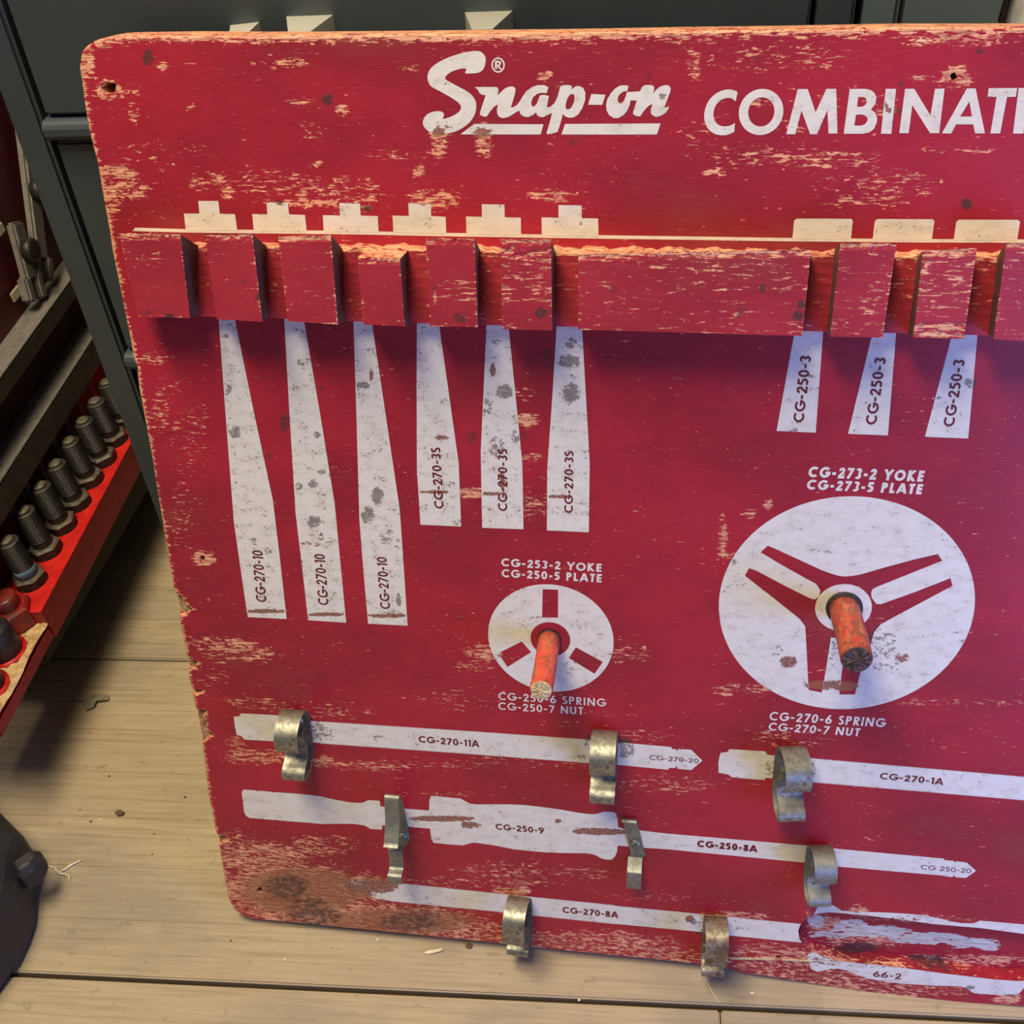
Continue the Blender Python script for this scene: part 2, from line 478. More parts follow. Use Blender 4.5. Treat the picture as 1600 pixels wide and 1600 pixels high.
def tri2d(fills, holes=(), step=.0015):
    """triangulate the union of fills minus holes with interior points on a jittered grid"""
    pts = []
    fcs = []
    for poly in list(fills) + list(holes):
        ar = sum(poly[i][0] * poly[(i + 1) % len(poly)][1] - poly[(i + 1) % len(poly)][0] * poly[i][1] for i in range(len(poly)))
        poly = list(poly) if ar > 0 else list(poly)[::-1]
        k = len(pts)
        pts += [(float(a), float(b)) for a, b in poly]
        fcs.append(list(range(k, k + len(poly))))
    nf = len(fills)
    if step:
        A = np.array(pts)
        x0, y0 = A.min(0)
        x1, y1 = A.max(0)
        X, Y = np.meshgrid(np.arange(x0, x1, step), np.arange(y0, y1, step))
        P = np.c_[X.ravel(), Y.ravel()]
        P = P + RNG.uniform(-.25, .25, P.shape) * step
        m = np.zeros(len(P), bool)
        for f in fills:
            m |= inside(P, f)
        for h in holes:
            m &= ~inside(P, h)
        pts += [tuple(p) for p in P[m].tolist()]
    r = delaunay_2d_cdt([Vector(p) for p in pts], [], fcs, 1, 1e-7)
    vs, fs, of = r[0], r[2], r[5]
    keep = [f for f, o in zip(fs, of) if any(i < nf for i in o) and not any(i >= nf for i in o)]
    used = sorted({i for f in keep for i in f})
    mp = {u: i for i, u in enumerate(used)}
    V = [(vs[u][0], vs[u][1]) for u in used]
    Fc = []
    for f in keep:
        g = [mp[i] for i in f]
        a, b, c = V[g[0]], V[g[1]], V[g[2]]
        if (b[0] - a[0]) * (c[1] - a[1]) - (b[1] - a[1]) * (c[0] - a[0]) < 0:
            g.reverse()
        Fc.append(g)
    return V, Fc


def px_poly(pts, h=0.0):
    return [bp(x, y, h) for x, y in pts]


def zp(pts, ox, oy, k):
    """points read in an enlarged crop -> photo pixels"""
    return [(ox + x / k, oy + y / k) for x, y in pts]


def smooth_poly(p, n=4):
    """closed Catmull-Rom"""
    out = []
    m = len(p)
    for i in range(m):
        p0, p1, p2, p3 = [np.array(p[(i + j - 1) % m]) for j in range(4)]
        for s in range(n):
            t = s / n
            q = .5 * (2 * p1 + (p2 - p0) * t + (2 * p0 - 5 * p1 + 4 * p2 - p3) * t * t + (3 * p1 - p0 - 3 * p2 + p3) * t ** 3)
            out.append(tuple(q))
    return out


def circle(c, r, n=64):
    return [(c[0] + r * math.cos(2 * math.pi * i / n), c[1] + r * math.sin(2 * math.pi * i / n)) for i in range(n)]


# ------------------------------------------------------------------ the tool board
BM = Matrix([[RB[i][0], RB[i][1], RB[i][2], BASE[i]] for i in range(3)] + [[0, 0, 0, 1]])
board = tag(empty('tool_board', BM),
            'large worn red wooden tool board with white outlines, leaning on the grey cabinet',
            'tool board')

LEFT = [(150, 1.0)]
left_px = [(130, 84), (127, 105), (131, 135), (139, 190), (146, 222), (155, 255), (160, 285), (166, 320), (172, 352), (179, 397),
           (188, 440), (197, 486), (206, 530), (211, 560), (217, 575), (219, 605), (226, 640), (231, 668), (237, 700), (243, 735), (249, 775),
           (256, 815), (262, 855), (268, 890), (275, 926), (284, 930), (292, 945), (303, 952), (296, 958), (291, 962), (282, 964),
           (287, 990), (293, 1024), (302, 1032), (310, 1034), (306, 1044), (296, 1049), (301, 1076), (312, 1077), (320, 1079), (316, 1084), (303, 1087),
           (307, 1107), (318, 1108), (325, 1112), (318, 1120), (326, 1130), (322, 1140), (334, 1147), (326, 1155), (318, 1163),
           (322, 1195), (327, 1240), (333, 1270), (340, 1304), (352, 1306), (362, 1311), (350, 1316), (344, 1320), (349, 1352), (354, 1380), (360, 1408),
           (367, 1420), (380, 1430), (395, 1435)]
bot_px = [(440, 1439), (500, 1445), (600, 1455), (700, 1465), (780, 1473), (870, 1483), (960, 1492), (1040, 1500), (1092, 1506),
          (1135, 1512), (1160, 1519), (1200, 1525), (1280, 1538), (1360, 1550), (1440, 1560), (1520, 1567), (1600, 1571)]
top_px = [(1600, 47), (1500, 47), (1405, 47), (1240, 50), (1080, 52), (900, 55), (700, 57), (500, 59), (397, 59), (290, 58.5), (200, 59.5),
          (172, 61), (150, 67), (136, 76)]
UR = 0.60
outline = px_poly(left_px) + px_poly(bot_px)
vb = outline[-1][1]
vt = bp(1600, 47)[1]
outline += [(.45, vb), (UR - .012, vb), (UR - .004, vb + .004), (UR, vb + .012), (UR, vt - .02), (UR - .006, vt - .006), (UR - .02, vt), (.40, vt)]
outline += px_poly(top_px)

SLOT_PX = [(1247, 1454), (1250, 1446), (1256, 1439), (1263, 1433.5), (1272, 1429), (1283, 1426.5), (1296, 1425.3), (1322, 1427), (1360, 1431), (1396, 1435),
           (1457, 1443.4), (1533, 1450), (1600, 1459), (1632, 1465), (1652, 1478), (1660, 1498), (1654, 1516), (1636, 1528), (1612, 1532),
           (1588, 1532.5), (1552, 1530), (1476, 1521), (1410, 1512), (1339, 1504.5), (1310, 1501.5), (1290, 1495), (1272, 1488), (1257, 1479), (1249, 1467)]
slot = px_poly(SLOT_PX)


def ragged(cx, cy, rx, ry, n=12, a=.25):
    return px_poly([(cx + rx * math.cos(6.2832 * i / n) * (1 + random.uniform(-a, a)), cy + ry * math.sin(6.2832 * i / n) * (1 + random.uniform(-a, a)))
                    for i in range(n)])


holes = [ragged(169, 137, 13, 10), ragged(316, 873, 5, 5), ragged(406, 1391, 4.5, 4.5), ragged(1490, 120, 6, 6), ragged(1216, 1497, 4, 4)]

# front sheet: fine in the photographed part, coarse beyond
VF, FF = tri2d([outline], [slot] + holes, .00135)
EDGE = .0018
verts = []
faces = []
out_in = np.array(outline)


def ring_offset(P, d):
    P = np.array(P)
    a = np.roll(P, 1, 0)
    b = np.roll(P, -1, 0)
    t = b - a
    t /= np.linalg.norm(t, axis=1)[:, None] + 1e-12
    return P + np.c_[t[:, 1], -t[:, 0]] * d


area2 = sum(outline[i][0] * outline[(i + 1) % len(outline)][1] - outline[(i + 1) % len(outline)][0] * outline[i][1] for i in range(len(outline)))
sgn = 1 if area2 > 0 else -1


def dense(poly, st=.004):
    out = []
    for i in range(len(poly)):
        a = np.array(poly[i])
        b = np.array(poly[(i + 1) % len(poly)])
        k = max(1, int(np.linalg.norm(b - a) / st))
        for j in range(k):
            out.append(tuple(a + (b - a) * j / k))
    return out


def walls(poly, hs, offs, flip=False):
    """stack of rings from the front down: returns verts, faces"""
    V = []
    Fc = []
    n = len(poly)
    for h, o in zip(hs, offs):
        R = ring_offset(poly, o)
        V += [(p[0], p[1], h) for p in R]
    for k in range(len(hs) - 1):
        for i in range(n):
            j = (i + 1) % n
            q = [k * n + i, (k + 1) * n + i, (k + 1) * n + j, k * n + j]
            if flip:
                q.reverse()
            Fc.append(q)
    return V, Fc


od = dense(outline)
sd = dense(slot, .002)
asl = sum(slot[i][0] * slot[(i + 1) % len(slot)][1] - slot[(i + 1) % len(slot)][0] * slot[i][1] for i in range(len(slot)))
verts = [(a, b, 0.0) for a, b in VF]
faces = [list(f) for f in FF]
bare_extra = [0.0] * len(verts)
# bare wood creeps in from the board's edges
fa = np.array(VF)
topv = np.interp(fa[:, 0], [q[0] for q in px_poly(top_px)][::-1], [q[1] for q in px_poly(top_px)][::-1])
lp = px_poly(left_px)
order = np.argsort([q[1] for q in lp])
leftu = np.interp(fa[:, 1], np.array([q[1] for q in lp])[order], np.array([q[0] for q in lp])[order])
e1 = np.clip(1 - (topv - fa[:, 1]) / .0042, 0, 1) * .95
e2 = np.clip(1 - (fa[:, 0] - leftu) / .0030, 0, 1) * .80
EX = np.maximum(e1, e2)


def add(V, Fc, ex):
    global faces
    k = len(verts)
    verts.extend(V)
    faces += [[i + k for i in f] for f in Fc]
    bare_extra.extend([ex] * len(V))


V, Fc = walls(od, [0, -.0008, -.0040], [0, EDGE * .6 * sgn, EDGE * .8 * sgn], flip=(sgn < 0))
add(V, Fc, .85)
# deeper plies keep a straighter edge, so the ragged nicks in the face ply show bare wood
left2 = [(130, 84), (127, 105), (131, 135), (139, 190), (154, 250), (166, 320), (179, 397), (196, 486), (211, 562), (225, 640), (237, 700),
         (249, 775), (262, 855), (275, 926), (286, 990), (297, 1049), (306, 1107), (317, 1163), (328, 1241), (339, 1304), (349, 1352), (355, 1385),
         (361, 1408), (368, 1420), (380, 1430), (395, 1435)]
core = dense(px_poly(left2) + outline[len(left_px):])
V, Fc = walls(core, [-.0036, -.0042, -THK], [0, EDGE * .8 * sgn, EDGE * sgn], flip=(sgn < 0))
add(V, Fc, .9)
VC, FCc = tri2d([core], [slot] + holes, .004)
core_sheet = ([(a, b, -.0036 + RNG.uniform(-.0002, .0002)) for a, b in VC], FCc)
kb = len(verts)
# back sheet
VB, FB = tri2d([[(p[0], p[1]) for p in ring_offset(core, EDGE * sgn)]], [], None)
add([(a, b, -THK) for a, b in VB], [f[::-1] for f in FB], .3)
# slot walls and floor
SD = .0105
V, Fc = walls(sd, [0, -.0008, -SD], [0, 0, 0], flip=(asl > 0))
add(V, Fc, .15)
VS, FS = tri2d([sd], [], .0014)
add([(a, b, -SD) for a, b in VS], FS, .0)
for hpoly in holes:
    V, Fc = walls(hpoly, [0, -.014], [0, 0], flip=True)
    add(V, Fc, 1.0)
    VH, FH = tri2d([hpoly], [], None)
    add([(a, b, -.014) for a, b in VH], FH, 1.0)
ex = np.array(bare_extra)
ex[:len(EX)] = EX
panel = mesh_obj('panel', verts, faces, MAT['board'], board)
wear(panel.data, 1.0, ex)
mesh_obj('inner_ply', core_sheet[0], core_sheet[1], MAT['barewood'], board)

# dark holes get a black disc at their bottom in place of shade
for (x, y, r) in [(170, 137, .0032), (316, 873, .0014), (406, 1391, .0013), (1490, 120, .0018), (1216, 1497, .0012)]:
    u, v = bp(x, y, -.010)
    mesh_obj('screw_hole', [(a, b, -.0132) for a, b in circle((u, v), r * .9, 14)], [list(range(14))], MAT['rim'], board)

# ------------------------------------------------------------------ flat print on the board
PH = .00012


def decal(name, fills, holes=(), mat='white', h=PH, step=.0014, parent=board, worn=True):
    V, Fc = tri2d(fills, holes, step)
    o = mesh_obj(name, [(a, b, h) for a, b in V], Fc, MAT[mat], parent)
    if worn:
        wear(o.data, .95)
    return o


# top edge line and the notched shapes standing on it
line_b = [(210, 361), (287, 363.2), (560, 366.3), (663, 368.6), (865, 371.9), (1100, 375), (1212, 376.8), (1412, 378.7), (1597, 379.4), (1700, 380.5)]
line_t = [(x, y - 5.4) for x, y in line_b]
decal('printed_line', [px_poly([(207, 361)] + line_b + line_t[::-1] + [(211, 357)])], mat='white', step=.002)
CREN = [
    [(290.6, 360), (287.5, 333.6), (311.8, 333.6), (310, 313.9), (341.3, 313.9), (343.8, 333.8), (367.4, 334.6), (371, 360)],
    [(396.7, 361.4), (394.2, 334.2), (417.9, 334.9), (416.6, 315.8), (449.8, 316.6), (452, 334.8), (476.6, 335.8), (479.5, 361.8)],
    [(506, 362), (504.5, 336), (531.7, 336.7), (530.5, 317), (562.5, 317.7), (563.7, 336.7), (590.5, 337.5), (591.7, 363)],
    [(614.8, 363.5), (613.5, 336.7), (639, 337.3), (637.9, 317.8), (673.3, 318.4), (673.9, 337.5), (696.4, 338.6), (697.5, 365)],
    [(729, 366), (728.2, 338), (753, 338.8), (753, 318.9), (788.3, 319.7), (788.8, 339.4), (813.8, 339.9), (814.3, 367)],
    [(846.6, 368), (846.3, 339.4), (872.8, 340.2), (872.5, 320.2), (908.8, 321), (909, 340.7), (934.5, 341.2), (935.3, 369)],
    [(1238, 373.5), (1240.8, 344.5), (1245, 341.3), (1330, 341.8), (1332.5, 345), (1329.5, 374)],
    [(1363.3, 374.5), (1366.8, 345.5), (1370.8, 342), (1457.5, 342.5), (1460, 345.8), (1455.8, 375)],
    [(1490, 375), (1494, 346.8), (1498, 343), (1590.5, 343.3), (1593.8, 346.8), (1589, 375.5)]]
for c in CREN:
    decal('printed_silhouette', [px_poly(c)], mat='white_mid', h=PH * 1.6)

JAWS = [
    [(339, 460), (361, 460), (366.9, 497.8), (396, 640), (426.3, 780.6), (437, 868), (448, 967.2), (387.2, 964), (376, 889), (365.3, 813.4), (352, 640)],
    [(442, 460), (469, 460), (475.6, 504), (500, 645), (523, 786.9), (532, 880), (541, 972.8), (481.6, 969), (472, 885), (462, 802.5), (452, 640)],
    [(551, 460), (576, 460), (581, 502.5), (603, 650), (624.7, 796), (631, 888), (636.9, 977.5), (575.3, 974.4), (568, 893), (561.6, 811.9), (557, 650)],
    [(651.5, 470), (681, 470), (685.3, 501), (701, 612), (716.8, 724), (720.6, 822.6), (657, 819.7), (651.5, 733), (651, 612)],
    [(762, 470), (791, 470), (794, 503.5), (805, 612), (816.2, 724), (818, 826.9), (753.4, 824.6), (751.2, 706), (756, 600)],
    [(872, 475), (907, 475), (909.2, 508), (915, 610), (921.5, 724), (920, 831.6), (854.5, 828.7), (855.1, 733), (863, 620)],
    [(1249, 480), (1289, 480), (1286.3, 515.7), (1274.5, 675.9), (1213.3, 673.2), (1242, 515.7)],
    [(1369, 490), (1401, 490), (1400, 522.3), (1387.3, 680.3), (1325.1, 677.7), (1362.4, 523.6)],
    [(1494, 490), (1529, 490), (1527.2, 523.6), (1512.8, 685), (1445, 682.4), (1487, 525)]]
for i, c in enumerate(JAWS):
    decal('printed_silhouette', [px_poly(c)], mat='white_speck' if i < 6 else 'white_mid', step=.0012)


def teeth(a, b, period=3.6, amp=1.6, up=True):
    """saw teeth along an edge from a to b (photo pixels)"""
    L = math.hypot(b[0] - a[0], b[1] - a[1])
    n = max(2, int(L / period))
    out = []
    for i in range(n):
        for f, k in ((0, 0), (.5, 1)):
            t = (i + f) / n
            out.append((a[0] + (b[0] - a[0]) * t, a[1] + (b[1] - a[1]) * t + (-amp if up else amp) * k))
    out.append(b)
    return out


blade1 = ([(365.5, 1119.5), (373.8, 1118.8), (377, 1114.3), (433.8, 1117.5), (438, 1122), (488.8, 1126.5)]
          + teeth((500, 1128), (740, 1143.5)) + teeth((740, 1143.5), (923.8, 1156.5)) +
          [(966, 1159.5), (1048.8, 1167), (1050, 1170), (1056, 1170.5), (1058, 1173.5), (1060, 1170), (1080, 1171.3), (1097.5, 1188.3),
           (1080, 1203), (1058.8, 1201), (1057.5, 1197), (1053.8, 1200), (1046, 1199.5), (1043.8, 1202.5), (977.5, 1196)]
          + teeth((922.5, 1191.5), (740, 1177.5), up=False) + teeth((740, 1177.5), (500, 1160.5), up=False) +
          [(425, 1158), (382.5, 1155.5), (377, 1150), (370, 1148), (367, 1135)])
blade2 = ([(1122.8, 1207.2), (1122.4, 1192), (1124.4, 1180.6), (1126.6, 1175.9), (1136, 1175), (1140, 1170.3), (1195.3, 1173.8), (1199.4, 1179), (1213, 1180.6)]
          + teeth((1262, 1185), (1600, 1214.4)) + [(1700, 1223), (1700, 1259)]
          + teeth((1600, 1249.4), (1262, 1220.6), up=False) + [(1214, 1216.6), (1197, 1215), (1193.8, 1218.8), (1143.8, 1214.4), (1138, 1210)])
handle = zp([(127, 85), (133, 68), (145, 62), (225, 68), (240, 74), (256, 70), (340, 78), (352, 84), (366, 80), (500, 90), (600, 98), (680, 108), (780, 131), (880, 150), (930, 156),
             (980, 157), (1005, 150), (1030, 137), (1113, 142), (1118, 180), (1160, 187), (1465, 212), (1467, 135), (1480, 108)], 350, 1220, 4.571)
handle += zp([(135, 53), (318, 70), (345, 85), (380, 102), (420, 107), (520, 106), (640, 107), (720, 111), (800, 120), (880, 130), (960, 142), (1050, 158), (1130, 168), (1155, 168),
              (1175, 165), (1210, 152), (1275, 155), (1292, 168), (1299, 190), (1303, 250), (1335, 258), (1460, 272)], 640, 1230, 4)
handle += [(1040, 1302), (1264, 1321.3), (1302.5, 1325.5), (1474, 1341.3), (1476, 1343.8), (1489.8, 1344.8), (1492, 1347.5), (1494.3, 1345.5), (1510.8, 1347.6),
           (1524.8, 1360.5), (1509, 1371.7), (1493, 1370.5), (1491, 1367), (1488, 1370.3), (1468.8, 1367.5), (1304, 1353.5), (1264, 1348.3), (1040, 1326.6)]
handle += zp([(1470, 378), (1300, 365), (1297, 400), (1285, 430), (1265, 452), (1230, 452), (1200, 445), (1170, 428), (1140, 418), (1100, 412), (980, 411), (860, 407), (740, 397),
              (640, 385), (540, 365), (440, 350), (410, 346), (390, 347), (360, 355), (335, 363), (240, 356), (150, 347), (135, 320), (128, 258)], 640, 1230, 4)
handle += zp([(1285, 325), (1160, 315), (1130, 318), (1128, 348), (1045, 343), (1030, 332), (1005, 318), (930, 307), (820, 306), (700, 308), (600, 298), (480, 290), (380, 281), (372, 276),
              (360, 279), (290, 274), (280, 269), (265, 271), (185, 265), (160, 250), (145, 225)], 350, 1220, 4.571)
blade4 = ([(536, 1380), (542, 1375), (556, 1374), (603, 1378)] + teeth((610, 1379), (781, 1397)) + teeth((781, 1397), (960, 1415)) +
          [(1096, 1428), (1144, 1432.8), (1216, 1440), (1262, 1444.5)] + [(1256, 1473), (1144, 1462), (1096, 1456), (960, 1443.2)]
          + teeth((960, 1442.8), (781, 1424), up=False) + teeth((781, 1424), (609, 1407), up=False) + [(590.6, 1404.7), (565, 1394), (542, 1389)])
decal('printed_silhouette', [px_poly(blade1)], mat='white_mid')
decal('printed_silhouette', [px_poly(blade2)], mat='white_mid')
decal('printed_silhouette', [px_poly(handle)], mat='white_mid')
decal('printed_silhouette', [px_poly(blade4)], [slot], mat='white_mid')
wrench = zp([(215, 170), (250, 92), (335, 98), (360, 112), (400, 138), (460, 142), (520, 145), (700, 150), (860, 160), (960, 172), (1050, 190), (1120, 208), (1190, 220), (1270, 220), (1310, 203),
             (1600, 228), (1950, 262), (1990, 420), (1900, 620), (1760, 655), (1680, 640), (1640, 640), (1600, 645), (1570, 680), (1540, 702), (1440, 694), (1270, 680), (1230, 655), (1190, 635), (1030, 632), (860, 622),
             (700, 608), (560, 582), (500, 560), (440, 533), (380, 520), (330, 520), (290, 530), (240, 540), (205, 525), (190, 500), (178, 460), (175, 425), (240, 400)], 1220, 1390, 4.2105)
decal('printed_silhouette', [px_poly(wrench)], [slot], mat='white_mid')

# plate discs
c1 = (.0338 * .65, -.1314 * .65 + V0)
c2 = (.2959 * .65, -.0781 * .65 + V0)
r1, r2 = .0594 * .65, .1091 * .65
sl = [[(848, 920.3), (872, 921.2), (872, 965), (847, 964.6)], [(778.5, 1020.6), (815.2, 1002.2), (830, 1018.9), (793, 1042)],
      [(900, 1011.3), (942, 1034), (929, 1052.6), (888.7, 1028)]]
decal('printed_disc', [circle(c1, r1, 96)], [px_poly(s) for s in sl] + [circle(c1, r1 * .317, 48)], mat='white_mid')
yoke = zp([(308, 358), (345, 322), (380, 335), (510, 395), (640, 455), (690, 473), (730, 485), (765, 489), (800, 487), (850, 478), (1000, 435), (1140, 397), (1270, 367), (1295, 403),
           (940, 545), (916, 558), (908, 578), (912, 605), (935, 637), (960, 640), (1150, 572), (1340, 498), (1350, 540), (1040, 705), (960, 750), (925, 790), (910, 840), (850, 1010),
           (820, 1130), (735, 1130), (752, 985), (775, 900), (760, 830), (690, 820), (665, 980), (640, 1120), (568, 1105), (560, 940), (550, 760), (520, 720), (370, 600),
           (222, 485), (245, 443), (290, 460), (430, 535), (570, 605), (600, 615), (625, 598), (632, 565), (610, 530), (545, 495), (420, 425)], 1100, 760, 3.478)
decal('printed_disc', [circle(c2, r2, 128)], [px_poly(yoke)], mat='white_mid')
hubc = bp(1317.7, 949.5)
decal('printed_disc', [circle(hubc, .0242 * .65, 64)], mat='white_mid', h=PH * 1.4)

# ------------------------------------------------------------------ geometric lettering (single stroke, cap height 1)


def A(cx, cy, rx, ry, a0, a1):
    return ('A', cx, cy, rx, ry, a0, a1)


def L(*p):
    return ('L',) + p


def glyph(ch, w):
    h = w / 2
    if ch == '0' or ch == 'O':
        Wd = .98 if ch == 'O' else .62
        return Wd, [A(Wd / 2, .5, Wd / 2 - h, .5 - h, 0, 185), A(Wd / 2, .5, Wd / 2 - h, .5 - h, 180, 365)]
    if ch == 'C':
        return .84, [A(.5, .5, .5 - h, .5 - h, 48, 312)]
    if ch == 'G':
        return .94, [A(.5, .5, .5 - h, .5 - h, 42, 350), L((.52, .46), (.98, .46)), ]
    if ch == '-':
        return .42, [L((.04, .42), (.38, .42))]
    if ch == ' ':
        return .34, []
    if ch == '1':
        return .34, [L((.24, 0), (.24, 1)), L((.24, .93), (.04, .82))]
    if ch == '2':
        return .60, [A(.30, .70, .28 - h, .30 - h, 185, -18), L((.57 - h * .9, .62), (.08, h * .8)), L((.02, h), (.60, h))]
    if ch == '3':
        return .56, [A(.27, .74, .24 - h * .6, .26 - h, 150, -90), A(.26, .28, .29 - h, .28 - h, 90, -150)]
    if ch == '5':
        return .58, [L((.52, 1 - h), (.14, 1 - h)), L((.19, 1), (.11, .52)), A(.25, .33, .32 - h, .33 - h, 118, -140)]
    if ch == '6':
        return .64, [A(.32, .31, .32 - h, .31 - h, 0, 185), A(.32, .31, .32 - h, .31 - h, 180, 365), L((.07, .40), (.44, 1.0))]
    if ch == '9':
        return .64, [A(.32, .69, .32 - h, .31 - h, 0, 185), A(.32, .69, .32 - h, .31 - h, 180, 365), L((.57, .60), (.20, .0))]
    if ch == '7':
        return .60, [L((.02, 1 - h), (.58, 1 - h)), L((.56 - h * .3, 1 - h * .3), (.16, 0))]
    if ch == '8':
        return .60, [A(.30, .75, .25 - h * .8, .25 - h, 0, 185), A(.30, .75, .25 - h * .8, .25 - h, 180, 365),
                     A(.30, .27, .30 - h, .27 - h, 0, 185), A(.30, .27, .30 - h, .27 - h, 180, 365)]
    if ch == 'A':
        return .84, [L((.42, 1.02), (.06, -.02)), L((.42, 1.02), (.78, -.02)), L((.2, .30), (.64, .30))]
    if ch == 'Y':
        return .76, [L((.04, 1.02), (.38, .46)), L((.72, 1.02), (.38, .46)), L((.38, .0), (.38, .52))]
    if ch == 'K':
        return .74, [L((h + .02, 0), (h + .02, 1)), L((.60, 1.02), (.16, .50)), L((.16, .56), (.66, -.02))]
    if ch == 'E':
        return .56, [L((h + .02, 0), (h + .02, 1)), L((.02, h), (.52, h)), L((.02, .5), (.50, .5)), L((.02, 1 - h), (.52, 1 - h))]
    if ch == 'L':
        return .52, [L((h + .02, 0), (h + .02, 1)), L((.02, h), (.48, h))]
    if ch == 'T':
        return .56, [L((.28, 0), (.28, 1)), L((.02, 1 - h), (.54, 1 - h))]
    if ch == 'I':
        return .26, [L((.13, 0), (.13, 1))]
    if ch == 'N':
        return .84, [L((h + .02, 0), (h + .02, 1)), L((h, 1.02), (.82 - h, -.02)), L((.80 - h, 0), (.80 - h, 1))]
    if ch == 'U':
        return .72, [L((h + .02, .3), (h + .02, 1)), L((.68 - h, .3), (.68 - h, 1)), A(.35, .33, .33 - h, .33 - h, 180, 360)]
    if ch == 'S':
        return .54, [A(.27, .745, .25 - h * .8, .255 - h, 35, 235), A(.25, .27, .27 - h * .8, .27 - h, 55, -145), L((.13, .62), (.38, .44))]
    if ch in 'PR':
        s = [L((h + .02, 0), (h + .02, 1)), L((.02, 1 - h), (.30, 1 - h)), L((.02, .42 + h), (.30, .42 + h)), A(.29, .71, .28 - h, .29 - h, -92, 92)]
        if ch == 'R':
            s.append(L((.22, .46), (.56, -.02)))
        return .60, s
    raise ValueError(ch)


def clip_y(poly, y, keep_above):
    out = []
    n = len(poly)
    for i in range(n):
        a, b = poly[i], poly[(i + 1) % n]
        ia = (a[1] >= y) if keep_above else (a[1] <= y)
        ib = (b[1] >= y) if keep_above else (b[1] <= y)
        if ia:
            out.append(a)
        if ia != ib:
            t = (y - a[1]) / (b[1] - a[1])
            out.append((a[0] + (b[0] - a[0]) * t, y))
    return out


def stroke_polys(s, w):
    h = w / 2
    if s[0] == 'L':
        a, b = np.array(s[1]), np.array(s[2])
        d = (b - a) / np.linalg.norm(b - a)
        n = np.array([-d[1], d[0]]) * h
        p = [tuple(a + n), tuple(b + n), tuple(b - n), tuple(a - n)]
        p = clip_y(clip_y(p, 0, True), 1, False)
        return [p] if len(p) > 2 else []
    _, cx, cy, rx, ry, a0, a1 = s
    k = max(6, int(abs(a1 - a0) / 12))
    o, i_ = [], []
    for j in range(k + 1):
        a = math.radians(a0 + (a1 - a0) * j / k)
        o.append((cx + (rx + h) * math.cos(a), cy + (ry + h) * math.sin(a)))
        i_.append((cx + (rx - h) * math.cos(a), cy + (ry - h) * math.sin(a)))
    return [o + i_[::-1]]


def lettering(text, p0, p1, pt, w=.17, mat='white', slant=0.0, track=.10, h=PH, name='lettering'):
    """print text between baseline pixels p0 -> p1; pt = top of the first capital"""
    b0, b1, bt = [np.array(bp(*q)) for q in (p0, p1, pt)]
    ax = b1 - b0
    Lw = np.linalg.norm(ax)
    ax /= Lw
    ay = np.array([-ax[1], ax[0]])
    H = abs((bt - b0) @ ay)
    x = 0
    polys = []
    for ch in text:
        gw, st = glyph(ch, w)
        for s in st:
            for p in stroke_polys(s, w):
                polys.append([(px + x + slant * py, py) for px, py in p])
        x += gw + track
    tot = x - track
    k = Lw / tot
    out = [[tuple(b0 + ax * (px * k) + ay * (py * H)) for px, py in p] for p in polys]
    return decal(name, out, mat=mat, h=h, step=None)


INKH = PH * 2.2
for p0, p1, pt in [((416.9, 941), (410.6, 860.5), (400.6, 940)), ((513.8, 945.5), (507.5, 866), (502 - 4.5, 944.7)), ((610, 951.5), (604.4, 870.6), (594.5, 951))]:
    lettering('CG-270-10', p0, p1, pt, .17, 'ink', h=INKH)
for p0, p1, pt in [((693.6, 794.5), (688.2, 699), (679, 793.8)), ((792.8, 798.5), (792.8, 701.5), (778.2, 797.8)), ((895.2, 801.5), (896.3, 704.5), (881.5, 801))]:
    lettering('CG-270-3S', p0, p1, pt, .18, 'ink', h=INKH, track=.12)
for p0, p1, pt in [((1255.6, 660), (1267.9, 556), (1239, 658.8)), ((1369, 663.5), (1384.7, 559), (1352, 661.4)), ((1490.5, 666.5), (1508, 562), (1473.4, 664.8))]:
    lettering('CG-250-3', p0, p1, pt, .19, 'ink', h=INKH)
